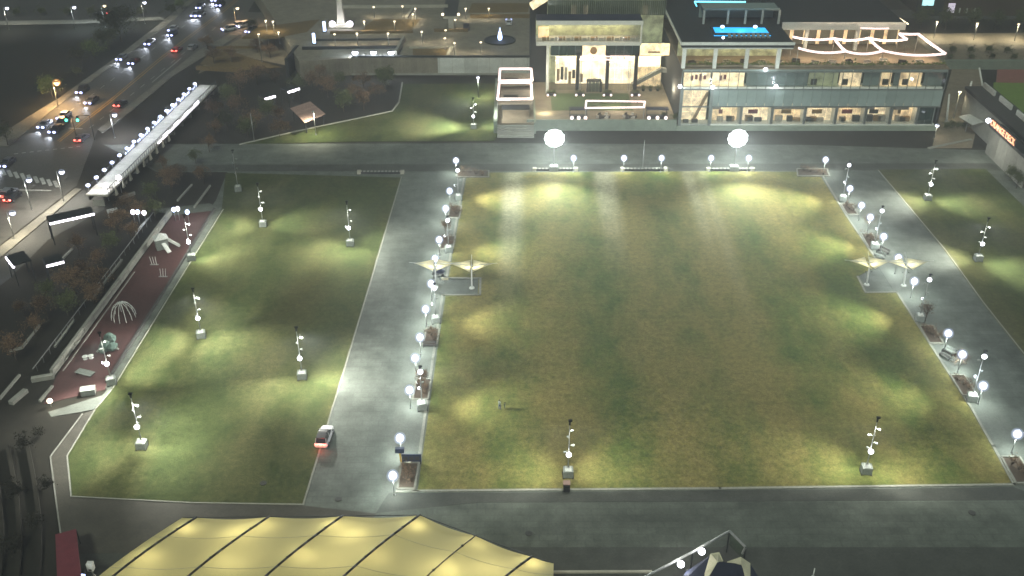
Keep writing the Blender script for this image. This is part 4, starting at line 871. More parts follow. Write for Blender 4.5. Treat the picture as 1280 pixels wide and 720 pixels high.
me = bpy.data.meshes.new_from_object(to.evaluated_get(bpy.context.evaluated_depsgraph_get())); bpy.data.objects.remove(to); me.materials.clear(); me.materials.append(M['orange_sign'])
w_ = max(v.co.x for v in me.vertices)
lt = link('sign_lettering', me, dk); lt.matrix_local = Matrix.Translation((-.75, 10.4, 7.05)) @ Matrix(((0, 0, -1, 0), (-1, 0, 0, 0), (0, 1, 0, 0), (0, 0, 0, 1))) @ Matrix.Scale(12.2/w_, 4, (1, 0, 0))
obj('sign_backing', MB().bb((-.62, -2, 6.9), (-.55, 10.6, 8.7)), M['roof_dark'], dk)
lamp_light(dk, (-6, 4, 5.5), 1500, 'POINT', (.95, .95, .85), .3)
# far right: dark building with screens, lamp posts, hedge balls
fb = thing('far_arena_wall', 'dark brown building with bright screens at the top right', 'building', P(1270, 20, 0)); ox = fb.location
yb = ox.y
obj('wall', MB().bb(Vector((XH(1150, 15, yb), yb, 0))-ox, Vector((230, yb+40, 40))-ox), M['mulch'], fb); obj('dark_portal', MB().bb(Vector((XH(1145, 10, yb), yb-.6, 0))-ox, Vector((XH(1178, 10, yb), yb-.1, 14))-ox), M['roof_dark'], fb)
obj('screen', MB().bb(Vector((XH(1152, 3, yb), yb-.9, ZH(6, yb)))-ox, Vector((XH(1166, 3, yb), yb-.65, ZH(-4, yb)))-ox), M['screen'], fb); obj('poster', MB().bb(Vector((XH(1184.5, 10, yb), yb-.3, ZH(15.5, yb)))-ox, Vector((XH(1193, 10, yb), yb-.1, ZH(4, yb)))-ox), M['screen_v'], fb)
for px in (1199.5, 1208.5, 1218): obj('pilaster_light', MB().bb(Vector((XH(px-.8, 12, yb), yb-.3, ZH(16, yb)))-ox, Vector((XH(px+.8, 12, yb), yb-.1, ZH(10, yb)))-ox), M['fascia'], fb)
for i, (px, py) in enumerate(((1167, 48), (1217, 50), (1268, 51))): simple_pole('warm street lamp beyond the parapet wall, %s from the left' % ORD[i], P(px, py), 5.2, power=6000, color=(1, .9, .65), hs=.34, group='street lamps beyond the parapet wall')
# ================================================================== VEHICLES
def loft(sections):
    """sections: list of (x, [(half width, z) ...]) -> closed body"""
    mb = MB(); rows = []
    for x, pr in sections: rows.append([(x, w, z) for w, z in pr] + [(x, -w, z) for w, z in reversed(pr)])
    n = len(rows[0]); vs = [p for r_ in rows for p in r_]; fs = []
    for j in range(len(rows)-1):
        for i in range(n): fs.append((j*n+i, j*n+(i+1) % n, (j+1)*n+(i+1) % n, (j+1)*n+i))
    fs.append(tuple(range(n-1, -1, -1))); fs.append(tuple((len(rows)-1)*n+i for i in range(n)))
    return mb.add(vs, fs)
CARM = {}
def car(label, loc, rz, paint='black', suv=False, front=True, rear=False, beam=True, roof=None, group='cars on the avenue', name='car', cat='car', scale=1.0):
    t = thing(name, label, cat, loc, rz, group); t.scale = (scale,)*3
    H = 1.72 if suv else 1.42
    def g(k, f):
        k = (k, suv)
        if k not in CARM: CARM[k] = f()
        return CARM[k]
    bm_ = g('body', lambda: loft([(-2.3, [(.70, .35), (.78, .6), (.74, .82)]), (-2.15, [(.86, .26), (.90, .62), (.84, .95)]), (-1.3, [(.90, .22), (.93, .65), (.86, .98)]), (.9, [(.90, .22), (.93, .65), (.86, .96)]), (1.6, [(.90, .24), (.92, .62), (.82, .86)]), (2.15, [(.84, .26), (.86, .58), (.74, .74)]), (2.32, [(.68, .34), (.72, .52), (.64, .64)])]).mesh('body', M['car_black']))
    b_ = link('body', bm_.copy(), t); b_.data.materials[0] = M['car_'+paint]
    tail = -2.1 if suv else -1.75
    cb = g('cab', lambda: loft([(tail, [(.80, .93), (.76, 1.0), (.70, 1.02)]), (tail+.35, [(.82, .93), (.74, H*.92), (.62, H*.94)]), (.15, [(.82, .93), (.72, H*.95), (.62, H-.05)]), (1.15, [(.80, .90), (.76, .94), (.70, .96)])]).mesh('cabin_glass', M['car_glass']))
    link('cabin_glass', cb, t)
    rf = g('roof', lambda: loft([(tail+.30, [(.66, H*.92), (.66, H*.955), (.60, H*.96)]), (-.5, [(.70, H*.97), (.69, H+.0), (.60, H+.02)]), (.22, [(.68, H*.94), (.66, H-.02), (.60, H-.0)])]).mesh('roof', M['car_black']))
    r_ = link('roof', rf.copy(), t); r_.data.materials[0] = M['car_'+(roof or paint)]
    pl_ = g('pil', lambda: MB().bar((1.12, .76, .95), (.2, .69, H-.04), .07, .06).bar((1.12, -.76, .95), (.2, -.69, H-.04), .07, .06).bar((tail+.02, .77, .97), (tail+.36, .70, H*.93), .09, .06).bar((tail+.02, -.77, .97), (tail+.36, -.70, H*.93), .09, .06).bar((-.45, .80, .95), (-.45, .71, H-.03), .1, .05).bar((-.45, -.80, .95), (-.45, -.71, H-.03), .1, .05).mesh('pillar', M['car_black']))
    p_ = link('pillar', pl_.copy(), t); p_.data.materials[0] = M['car_'+paint]
    wh = g('wh', lambda: MB().tube((0, -.11, 0), (0, .11, 0), .33, .33, 16).mesh('wheel', M['tyre'])); rm = g('rm', lambda: MB().tube((0, -.12, 0), (0, .12, 0), .2, .2, 12).mesh('rim', M['rim']))
    for x in (-1.42, 1.42):
        for y in (-.84, .84):
            w_ = link('wheel', wh, t, (x, y, .33)); link('rim', rm, w_)
    mi = g('mi', lambda: MB().bb((.85, -.06, .92), (1.0, .06, 1.06)).mesh('mirror', M['car_black']))
    for y in (-1.0, 1.0): link('mirror', mi, t, (0, y, 0))
    hl = g('hl', lambda: MB().ball((0, 0, 0), .24, .28, 10, 6, .40).mesh('headlight', M['headlight'])); tl_ = g('tl', lambda: MB().ball((0, 0, 0), .16, .22, 10, 6, .30).mesh('tail_light', M['taillight'])); to_ = g('to', lambda: MB().bb((-.06, -.2, -.09), (.06, .2, .09)).mesh('tail_light', M['lamp_off']))
    for y in (-.62, .62):
        if front: link('headlight', hl, t, (2.27, y, .64))
        link('tail_light', tl_ if rear else to_, t, (-2.24, y, .80))
    obj('number_plate', MB().bb((-2.36, -.26, .5), (-2.31, .26, .62)), M['white_paint'], t)
    if front and beam: lamp_light(t, (2.5, 0, .7), 2600, 'SPOT', (.8, .86, 1), .2, (10, 0, 0), 70, .9)
    if rear: lamp_light(t, (-2.6, 0, .9), 60, 'POINT', (1, .1, .05), .2)
    return t
def heading(a, b_): d = P(*b_)-P(*a); return math.atan2(d.y, d.x)
DOWN = heading((265, 8), (62, 160)); UPW = heading((110, 160), (290, 18))
CARS = [(57, 158, 'd', 'silver', 'silver car with headlights on, waiting leftmost at the stop line'), (71, 164, 'd', 'black', 'dark car with headlights on, nearest at the stop line'), (81, 147, 'd', 'white', 'pale car just behind the cars at the stop line'), (78, 156, 'd', 'grey', 'grey car squeezed between the cars at the stop line'),
        (104, 115, 'd', 'black', 'dark oncoming car near the orange lit tree'), (115, 128, 'd', 'grey', 'grey oncoming car beside the yellow centre line'), (153, 74, 'd', 'silver', 'silver oncoming car, left of a pair below the large tree'), (168, 79, 'd', 'black', 'dark oncoming car, right of a pair below the large tree'),
        (188, 55, 'd', 'black', 'dark oncoming car right of the large tree'), (217, 38, 'd', 'white', 'white oncoming car, farther of two close together'), (216, 44, 'd', 'blue', 'blue oncoming car, nearer of two close together'), (245, 20, 'd', 'silver', 'silver oncoming car, left of a bright far pair'), (251, 20, 'd', 'grey', 'grey oncoming car, right of a bright far pair'),
        (251, 10, 'd', 'black', 'dark far oncoming car'), (270, 1, 'd', 'white', 'white car at the very top of the avenue'), (276, 7, 'd', 'black', 'dark car second from the top of the avenue'),
        (222, 64, 'u', 'red', 'car braking with red lights in the middle of the avenue'), (151, 132, 'u', 'black', 'dark car driving away with red lights beside the footbridge'), (103, 175, 'u', 'grey', 'car with bright red lights nearest the crossing'), (241, 61, 'u0', 'silver', 'silver car ahead of the braking car'),
        (10, 206, 'd', 'grey', 'grey car with headlights on at the left edge'), (17, 249, 'u', 'black', 'dark car with red lights at the lower left of the road'), (12, 244, 'u', 'silver', 'silver car with red lights beside the lower left verge')]
for (x, y, k, pt, lb) in CARS: car(lb, P(x, y, .03), DOWN if k == 'd' else UPW, pt, suv=len(lb) % 3 == 0, front=k == 'd', rear=k == 'u', group='cars on the avenue')
car('car with red lights on the far street at the top left', P(127, 19, .04), math.pi*.97, 'black', front=False, rear=True, group='cars on far streets'); car('white parked car at the top of the raised plaza', P(636, 30, PZ), math.pi/2, 'white', front=True, beam=False, group='cars on far streets')
car('dark car with a lit roof on the raised plaza', P(583, 36, PZ), math.pi/2, 'black', True, front=False, group='cars on far streets')
for i, (x, y, pt) in enumerate(((287, 38, 'white'), (296, 34, 'silver'), (304, 33.5, 'white'), (315, 40, 'grey'))): car('car with glaring headlights in the side street, %s from the left' % ORD[i], P(x, y, .04), heading((315, 36), (290, 40))+.2*i, pt, True, beam=False, group='cars in the side street')
car('white security car with dark roof and red tail lights on the left promenade', P(406, 549, .03), heading((402, 560), (412, 532)), 'white', True, False, True, False, 'black', None, scale=.98)
# street lamps of the avenue
for i, (x, y, h, cl, gm, lb) in enumerate(((65, 101, 7, (1, .62, .28), 'head_warm', 'orange street lamp glowing in the roadside tree'), (137, 142, 6, (.9, .9, 1), 'head_cool', 'white lamp at the kerb opposite the stop line'), (70, 213, 7, (1, .93, .8), 'head_cool', 'street lamp at the end of the zebra crossing'), (29, 223, 7, (1, .93, .8), 'head_cool', 'street lamp on the verge beside the zebra crossing'), (8, 264, 6, (1, .9, .7), 'head_cool', 'street lamp at the left edge of the lower verge'),
        (4, 9, 7, (1, .95, .85), 'head_cool', 'leftmost lamp of the far street'), (88, 8, 7, (.85, .92, 1), 'head_cool', 'middle lamp of the far street'), (176, 2, 7, (1, .95, .85), 'head_cool', 'right lamp of the far street'), (126, 6, 7, (.75, .9, 1), 'lamp_dim', 'pale lamp of the far street between two brighter ones'), (292, 9, 6, (1, .6, .3), 'head_warm', 'warm lamp beside the top of the avenue'))):
    q = P(x, y, h)
    if gm == 'lamp_dim': gm = 'head_warm'
    simple_pole(lb, Vector((q.x, q.y, 0)), h-.15, (1.2, -.3), power=16000 if i == 0 else 7000 if i < 5 else 3000, color=cl, hs=.75 if i == 0 else .5, glowmat='orange_head' if i == 0 else gm, group='street lamps of the avenue')
    if i == 0: lamp_light(bpy.data.objects[[o.name for o in COL.objects if o.get('label') == lb][0]], (1.4, -1.6, 6.0), 2600, 'POINT', (1, .55, .2), .5)
for i, (x, y) in enumerate(((83, 149), (97, 149))):
    q = P(x, y, 5.5); t = thing('traffic_signal', '%s green traffic signal over the avenue' % ('left', 'right')[i], 'traffic light', Vector((q.x, q.y, 0)))
    obj('pole', MB().tube((1.5*(i+.6), 1, 0), (1.5*(i+.6), 1, 6), .1, .08).tube((1.5*(i+.6), 1, 6), (0, 0, 6.3), .06, .05), M['dark_steel'], t); obj('housing', MB().bb((-.22, -.15, 5.0), (.22, .2, 6.3)), M['dark_steel'], t); obj('signal_lens', MB().ball((0, -.2, 5.35), .32), M['signal_green'], t, True)
# ================================================================== TREES
def tree_meshes(seed, h, rad, leaves, leafsize, bare=False, squash=.75):
    r_ = random.Random(seed); tr = MB(); lf = MB(); tips = []
    def limb(p, d, L, rr, lev):
        q = p+d*L; tr.tube(p, q, rr, rr*.62, 6 if lev < 2 else 4, False)
        if lev >= 3: tips.append(q); return
        for k in range(r_.choice((3, 3, 4)) if lev else 5):
            nd = (d*.55+Vector((r_.uniform(-1, 1), r_.uniform(-1, 1), r_.uniform(-.15, .75)))).normalized(); limb(p.lerp(q, r_.uniform(.6, 1)), nd, L*r_.uniform(.5, .8), rr*.55, lev+1)
        tips.append(q)
    limb(Vector((0, 0, 0)), Vector((r_.uniform(-.05, .05), r_.uniform(-.05, .05), 1)).normalized(), h*.38, h*.022, 0)
    cl = [Vector((r_.gauss(0, .42)*rad, r_.gauss(0, .42)*rad, h*.62+r_.gauss(0, .42)*rad*squash)) for _ in range(26)]+[t for t in tips if r_.random() < .5]
    for _ in range(leaves):
        c = r_.choice(cl); v = c+Vector((r_.gauss(0, .17)*rad, r_.gauss(0, .17)*rad, r_.gauss(0, .14)*rad))
        if v.z < h*.2: continue
        u = Vector((r_.uniform(-1, 1), r_.uniform(-1, 1), r_.uniform(-.7, .7))).normalized()*leafsize*r_.uniform(.6, 1.3); w_ = u.orthogonal().normalized()*leafsize*.55
        lf.add([v-u, v+w_, v+u, v-w_], [(0, 1, 2, 3)])
    return tr, lf
TV = {}
for k, (h, rad, n, s, mt) in {'bare': (7, 3.0, 1000, .2, 'leaf_brown'), 'bare2': (8, 3.2, 1500, .2, 'leaf_brown'), 'dark': (7, 3.2, 1500, .22, 'leaf_dark'), 'oak': (9, 4.6, 3200, .27, 'leaf_dark'), 'green': (6, 3.0, 1500, .22, 'leaf_green'), 'bush': (2.6, 1.6, 700, .17, 'leaf_dark'), 'lowbush': (2.0, 1.6, 600, .17, 'leaf_black')}.items():
    a, b_ = tree_meshes(hash(k) % 97 if False else len(k)*13+int(h), h, rad, n, s); TV[k] = (a.mesh('trunk', M['trunk']), b_.mesh('crown', M[mt]))
def tree(kind, label, loc, s=1.0, rz=None, group='trees', name='tree', cat='tree', crown=None):
    t = thing(name, label, cat, loc, random.uniform(0, 6.28) if rz is None else rz, group); t.scale = (s, s, s*random.uniform(.9, 1.12))
    link('trunk', TV[kind][0], t); link('crown', TV[kind][1], t); return t
for x, y, k, s, lb in ((152, 52, 'oak', 1.25, 'large dark tree beside the avenue'), (137, 62, 'oak', .8, 'dark tree left of the large roadside tree'), (118, 72, 'green', 1.0, 'pale green lit tree beside the avenue'), (103, 86, 'dark', 1.0, 'dark tree above the orange street lamp'), (66, 121, 'green', 1.05, 'tree lit orange by the street lamp'), (97, 96, 'bush', 1.1, 'low bush between the roadside trees'), (10, 182, 'dark', .8, 'dark tree at the left corner of the avenue'),
        (228, 12, 'green', .7, 'small tree at the top left kerb of the avenue'), (215, 20, 'bush', 1.4, 'bush at the top left kerb'), (318, 40, 'dark', .7, 'dark tree beside the glaring side street cars')):
    tree(k, lb, P(x, y), s, group='trees beside the avenue')
for i in range(6): tree('bush', 'dark round bush on the far street bank, %s from the left' % ORD[i], P(22+i*31, 20), 1.1, group='bushes on the far street', name='bush', cat='bush')
rt = random.Random(11)
# grove between footbridge and upper lawn
GR = [(268, 150), (285, 165), (300, 150), (318, 165), (335, 150), (352, 160), (350, 172), (372, 120), (390, 112), (410, 122), (425, 110), (440, 125), (455, 112), (430, 140), (455, 138), (470, 126), (482, 112), (300, 118), (322, 106), (285, 130), (400, 100), (345, 105), (310, 172), (270, 170)]
for i, (x, y) in enumerate(GR): tree(('bare2', 'dark', 'bare')[i % 3], 'dark winter tree in the grove above the far promenade, position %s of the grove from the left' % 'abcdefghijklmnopqrstuvwxyz'[i] if False else 'dark winter tree in the grove, %s counted in rows' % (ORD+['twenty first', 'twenty second', 'twenty third', 'twenty fourth'])[i], P(x, y), rt.uniform(.6, .95), group='trees of the grove above the far promenade')
tree('green', 'amber lit tree at the right tip of the grove', P(478, 104), .7, group='trees of the grove above the far promenade')
# slope below the footbridge, towards the playground
SL = [(205, 215), (225, 225), (245, 205), (255, 230), (262, 190), (215, 240), (190, 250), (175, 275), (165, 300), (148, 290), (140, 315), (125, 335), (110, 355), (95, 370), (85, 395), (60, 400), (45, 420), (118, 380), (60, 375), (30, 395), (20, 450), (160, 265), (195, 275), (100, 320), (130, 365)]
for i, (x, y) in enumerate(SL): tree(('bare', 'bare2', 'dark', 'bare')[i % 4], 'winter tree on the dark slope by the playground, %s counted downhill' % (ORD+['twenty first', 'twenty second', 'twenty third', 'twenty fourth', 'twenty fifth'])[i], P(x, y), rt.uniform(.5, .8), group='trees on the slope by the playground')
for i, (x, y) in enumerate(((260, 62), (290, 78), (322, 66), (338, 72), (268, 80))): tree('bare2', 'brown winter tree on the amber bank beside the plaza, %s from the street' % ORD[i], P(x, y), .62, group='trees on the amber bank')
for i in range(5): tree('dark', 'dark street tree beyond the parapet wall, %s from the left' % ORD[i], P(1150+i*31, 37), 1.0, group='street trees beyond the parapet wall')
for i in range(4): tree('bush', 'round clipped bush on the far avenue, %s from the left' % ORD[i], P(1189+i*23, 67), .9, group='clipped bushes on the far avenue', name='bush', cat='bush')
for i in range(4): tree('bush', 'small dark bush against the parapet wall, %s from the left' % ORD[i], P(1186+i*27, 75), .75, group='bushes against the parapet wall', name='bush', cat='bush')
for i, (x, y) in enumerate(((830, 148), (843, 150))): tree('bush', '%s patio bush at the podium corner' % ('left', 'right')[i], P(x, y, ZB), .6, name='bush', cat='bush')
for i, (x, y) in enumerate(((1262, 226), (1275, 230), (1290, 244), (1270, 236))): tree('dark', 'dark tree beside the parking deck, %s from the far end' % ORD[i], P(x, y), .5, group='trees beside the parking deck')
for i, x in enumerate((1183, 1190, 1197, 1204)): tree('bush', 'row shrub at the service court gate, %s from the left' % ORD[i], P(x, 161), .7, group='shrubs at the service court', name='bush', cat='bush')
for i, (x, y, s) in enumerate(((30, 560, .9), (50, 545, .6), (20, 620, 1.0), (45, 660, .9), (15, 690, 1.1), (58, 610, .7))): tree('lowbush', 'low dark shrub in the lower left garden, %s counted downward' % ORD[i], P(x, y), s, group='shrubs in the lower left garden', name='bush', cat='bush')
for i, (x, y, s) in enumerate(((1156, 402, .55), (1198, 462, .5), (1085, 283, .45), (527, 480, .4), (557, 292, .45))):
    tree('bare', 'bare ornamental tree in the lit border, %s' % ('beside the second nearest right mast', 'in the nearest right mulch bed but one', 'beside the right far masts', 'beside the nearest left mast', 'beside the left far masts')[i], P(x, y), s, group='ornamental trees in the lit border')
# ================================================================== FOOTBRIDGE
a, b_ = P(124, 258, 0), P(262, 118, 0); d = (b_-a); L = d.length; rz = math.atan2(d.y, d.x)
fbz = 2.6
br = thing('footbridge', 'long white lit footbridge climbing beside the avenue', 'footbridge', a, rz)
n = 22
for k in range(n):
    me = MB().bb((L*k/n+.05, -2.3, fbz-.35), (L*(k+1)/n-.05, 2.3, fbz)); obj('deck_slab', me, M['conc_pale'], br)
obj('girder', MB().bb((0, -1.8, fbz-1.2), (L, -1.4, fbz-.4)).bb((0, 1.4, fbz-1.2), (L, 1.8, fbz-.4)), M['dark_steel'], br)
for s in (-1, 1):
    rl = obj('railing', MB().bb((0, s*2.25-.05, fbz+1.1), (L, s*2.25+.05, fbz+1.2)).bb((0, s*2.25-.03, fbz+.1), (L, s*2.25+.03, fbz+.16)), M['dark_steel'], br)
    pm = MB().bb((-.04, -.04, fbz), (.04, .04, fbz+1.1)).mesh('baluster', M['dark_steel'])
    for k in range(60): link('baluster', pm, rl, (L*(k+.5)/60, s*2.25, 0))
for k in range(13): obj('pier', MB().bb((L*k/12-.25 if k else .1, -1.2, 0), (L*k/12+.25, 1.2, fbz-1.2)), M['concrete'], br)
for k in range(17):
    x = L*(.02+.058*k); o = obj('bridge_lamp', MB().bb((x-.06, 2.05, fbz), (x+.06, 2.17, fbz+1.25)), M['steel'], br); obj('lens', MB().ball((x, 2.1, fbz+1.4), .44, .36), M['bridge_led'], o, True)
    lamp_light(br, (x, 1.0, fbz+2.0), 300, 'POINT', (.72, .8, 1), .3)
for k in range(26):
    if k % 5 != 3: obj('light_trough', MB().bb((L*(.30+.026*k), 2.32, fbz+.2), (L*(.30+.026*k)+1.6, 2.44, fbz+.2+.5*((k*7) % 3)/2+.3)), M['bridge_led'], br)
for k in range(8): obj('light_trough', MB().bb((L*(.40+.05*k), -2.5, fbz+.15), (L*(.40+.05*k)+3.0, -2.36, fbz+.5+.3*(k % 2))), M['led_white'], br)
for k in range(9):
    q = Vector((3+k*3.6, -2.7, fbz-1.3)); o = obj('pointed_picket', MB().add([(-.5, -.15, 0), (.5, -.15, 0), (.5, .15, 0), (-.5, .15, 0), (0, 0, 2.6)], [(3, 2, 1, 0), (0, 1, 4), (1, 2, 4), (2, 3, 4), (3, 0, 4)]), M['conc_pale'], br); o.location = q
for i, (x, y) in enumerate(((132, 232), (148, 222))):
    q = P(x, y, 3.5); t = thing('bridge_end_lamp', '%s bright lamp at the lower end of the footbridge' % ('left', 'right')[i], 'lamp', Vector((q.x, q.y, 0))); obj('post', MB().tube((0, 0, 0), (0, 0, 3.2), .08), M['steel'], t); obj('lens', MB().ball((0, 0, 3.5), .62, .5), M['led_white'], t, True); lamp_light(t, (0, -.9, 3.2), 160, 'POINT', (.88, .9, 1))
# station shelters with long light bars, low lit walls on the dark slope
def bar_shelter(p, q, z, label, r_=.22, back=3.0, cat='shelter'):
    a, b_ = P(*p, z), P(*q, z); c = Vector((a.x, a.y, 0)); t = thing('light_bar_shelter', label, cat, c, group='shelters with light bars'); l = b_-a; u = Vector((-l.y, l.x, 0)).normalized()*back; e = Vector((0, 0, z))
    obj('roof', MB().prism([(v.x, v.y) for v in (Vector(), l, l+u, u)], z+.15, z+.4), M['roof_dark'], t); obj('light_bar', MB().tube(e, e+l, r_, n=10), M['led_white'], t, True)
    for v in (Vector(), l, l+u, u): obj('post', MB().tube((v.x*.96, v.y*.96, 0), (v.x*.96, v.y*.96, z+.15), .1, n=6), M['dark_steel'], t)
    lamp_light(t, e+l*.5-u.normalized()*.6-Vector((0, 0, .4)), 260, 'POINT', (.9, .9, 1), .3)
bar_shelter((62, 280), (118, 267.5), 4.5, 'long dark shelter with a long glowing edge light below the avenue'); bar_shelter((58, 333), (80, 327.5), 4, 'small dark shelter with a short glowing bar left of the slope'); bar_shelter((8, 322), (17, 334), 4, 'shelter at the left edge with a short pale light bar')
bar_shelter((331, 124), (344, 120.5), 4, 'left of the two light bar shelters in the grove', .28); bar_shelter((360, 115.5), (374, 111), 4, 'right of the two light bar shelters in the grove', .28)
for i, (x, y) in enumerate(((166, 265), (172, 265), (180, 266), (217, 262), (222, 261), (234, 265))):
    q = P(x, y, 2.6); t = thing('path_light', 'bluish cluster light above the playground path, %s from the left' % ORD[i], 'lamp', Vector((q.x, q.y, 0)), group='bluish lights above the playground'); obj('post', MB().tube((0, 0, 0), (0, 0, 2.4), .06), M['steel'], t); obj('lens', MB().ball((0, 0, 2.6), .42, .5), M['blue_led' if i % 2 else 'led_white'], t, True); lamp_light(t, (0, -.7, 2.4), 60, 'POINT', (.7, .78, 1))
t = thing('path_light', 'yellowish blue lamp at the lower end of the playground', 'lamp', P(64, 508), group=None); obj('post', MB().tube((0, 0, 0), (0, 0, .8), .06), M['steel'], t); obj('lens', MB().ball((0, 0, 1.0), .4), M['head_warm'], t, True); lamp_light(t, (.5, -.5, 1.3), 160, 'POINT', (1, .9, .75))
SW = [((153, 326), (116, 374), 'longest lit low wall on the dark slope'), ((93, 402), (69, 435), 'lit low wall nearest the playground wall foot'), ((50, 408), (28, 436), 'bent pale wall far left on the slope'), ((28, 436), (12, 440), 'short end of the bent pale wall'), ((240, 232), (222, 252), 'slim pale wall left below the footbridge end'), ((263, 233), (243, 260), 'slim pale wall right below the footbridge end'), ((91, 312), (78, 325), 'short pale wall beside the small shelter'), ((186, 274), (170, 292), 'short pale wall below the bluish lights'), ((25, 470), (0, 500), 'faint pale wall at the left edge')]
for p, q, lb in SW: low_wall(p, q, 0, .4, .32, 'concrete', lb, 'pale low walls on the dark slope')
low_wall((169, 243), (150, 250), 0, .7, .4, 'concrete', 'pale slanted panel under the footbridge end', name='pale_panel', cat='panel'); t = tag(obj('small_sign', MB().bb((-1.0, -.08, 1.0), (1.0, .08, 1.8)).bb((-.9, -.05, 0), (-.8, .05, 1.0)).bb((.8, -.05, 0), (.9, .05, 1.0)), M['white_paint']), 'small white board sign below the footbridge', 'sign'); t.location = P(142, 271); t.rotation_euler = (0, 0, .5)
sheet('station_yard', [(-60, 372), (0, 324), (70, 266), (102, 238), (150, 240), (215, 266), (140, 365), (60, 455), (-60, 520)], .02, M['dark_soil']); sheet('station_forecourt', [(-60, 372), (0, 324), (70, 266), (102, 238), (135, 240), (130, 262), (60, 300), (10, 350), (-60, 400)], .03, M['asphalt'])
# playground long wall
pw = thing('playground_wall', 'long double pale wall along the upper side of the playground', 'wall', P(66, 470)); a, b_ = Vector(), P(214, 268)-P(66, 470)
for k in range(14): p, q = a.lerp(b_, k/14), a.lerp(b_, (k+.97)/14); obj('wall_panel', MB().bar(p+Vector((0, 0, .6)), q+Vector((0, 0, .6)), .5, 1.2), M['concrete'], pw)
u = Vector((b_.y, -b_.x, 0)).normalized()*1.8; obj('rail', MB().bar(a+u+Vector((0, 0, 1)), b_*.55+u+Vector((0, 0, 1)), .15, .15), M['concrete'], pw); u2 = u*-1.6; obj('back_rail', MB().bar(a+u2+Vector((0, 0, 1.2)), b_+u2+Vector((0, 0, 1.2)), .12, .12), M['steel'], pw)
for k in range(24): v = b_*(k+.5)/24+u2; obj('rail_post', MB().tube(v, v+Vector((0, 0, 1.2)), .05, n=5), M['steel'], pw)
low_wall((40, 477), (68, 472), 0, .7, .8, 'concrete', 'pale blunt end of the playground wall'); low_wall((50, 503), (66, 484), 0, .4, .35, 'concrete', 'low kerb wall at the lower playground end'); low_wall((14, 506), (33, 490), 0, .6, .8, 'concrete', 'pale block wall left of the playground end')
# ================================================================== PLAY EQUIPMENT
t = thing('climbing_dome', 'white arched tube climbing dome on the playground', 'climbing frame', P(155, 397))
for k in range(6):
    a_ = k*math.pi/6; pts = [Vector((math.cos(a_)*2.0*math.cos(s*math.pi/10), math.sin(a_)*2.0*math.cos(s*math.pi/10), 3.0*math.sin(s*math.pi/10))) for s in range(11)]; obj('arch_tube', MB().path(pts, .06, 6), M['white_paint'], t, True)
t = thing('climbing_rock', 'grey green climbing rock with side arms on the playground', 'climbing frame', P(135, 437)); r_ = random.Random(2)
for k, (x, y, z, s) in enumerate(((0, 0, .9, 1.2), (.3, .7, 1.6, 1.0), (.9, -.3, .8, .9), (-.4, -.9, .6, .7), (.5, .3, 2.3, .75))):
    mb = MB().ball((0, 0, 0), s, s*.85, 10, 7); mb.v = [(x+p[0]*r_.uniform(.8, 1.15), y+p[1]*r_.uniform(.8, 1.15), max(0, z+p[2]*r_.uniform(.85, 1.1))) for p in mb.v]; obj('rock', mb, M['green_rock'], t)
for q in ((1.9, -.4), (-1.3, -1.2)): obj('arm', MB().tube((0, 0, 1.3), (q[0], q[1], .3), .3, .16, 8), M['concrete'], t, True)
t = thing('play_slide', 'white and grey slide tower by the playground wall', 'play structure', P(203, 310), .5)
obj('tower', MB().bb((-1.1, -.9, 0), (1.1, .9, 2.2)), M['box_grey'], t); obj('roof', MB().add([(-1.3, -1.1, 2.2), (1.3, -1.1, 2.2), (1.3, 1.1, 2.2), (-1.3, 1.1, 2.2), (0, 0, 3.2)], [(3, 2, 1, 0), (0, 1, 4), (1, 2, 4), (2, 3, 4), (3, 0, 4)]), M['white_paint'], t); obj('slide', MB().bar((1, -.3, 1.8), (3.0, -1.2, .2), .7, .12).bar((1, -.62, 1.95), (3.0, -1.52, .35), .08, .3).bar((1, .02, 1.95), (3.0, -.88, .35), .08, .3), M['white_paint'], t); obj('ramp', MB().bar((.2, -.9, 1.4), (.8, -2.6, .1), .8, .12), M['white_paint'], t)
for i, (x, y, lb) in enumerate(((193, 331, 'slanting balance bars'), (204, 346, 'upright slim spring bars'))):
    t = thing('balance_bars', lb+' on the dark part of the playground', 'play equipment', P(x, y)); 
    for k in range(3): obj('bar', MB().tube((k*.4-.4, 0, 0), (k*.5-.8+i*.3, .5, 1.4), .05, n=6), M['white_paint'], t)
    obj('base', MB().bb((-.8, -.2, 0), (.8, .2, .08)), M['steel'], t)
t = thing('slatted_bench', 'low slatted grey bench on the red playground surface', 'bench', P(107, 468), -.35)
for k in range(5): obj('slat', MB().bb((-1.5, -.6+k*.25, .4), (1.5, -.41+k*.25, .47)), M['box_grey'], t)
for s in (-1.2, 1.2): obj('leg', MB().bb((s-.08, -.5, 0), (s+.08, .5, .4)), M['dark_steel'], t)
t = tag(obj('play_stool', MB().lathe([(.001, 0), (.4, 0), (.3, .3), (.45, .55), (.001, .6)], 12).lathe([(.001, 0), (.4, 0), (.3, .3), (.45, .5), (.001, .55)], 12, (.8, .3, 0)), M['white_paint']), 'pair of joined white play stools on the playground', 'stool'); t.location = P(107, 449)
t = tag(obj('white_bin_box', MB().bb((-1, -.6, 0), (1, .6, .9)).bb((-1.05, -.65, .9), (1.05, .65, 1.0)), M['box_grey']), 'pale storage box at the near end of the playground', 'box'); t.location = P(111, 492); t.rotation_euler = (0, 0, .25)
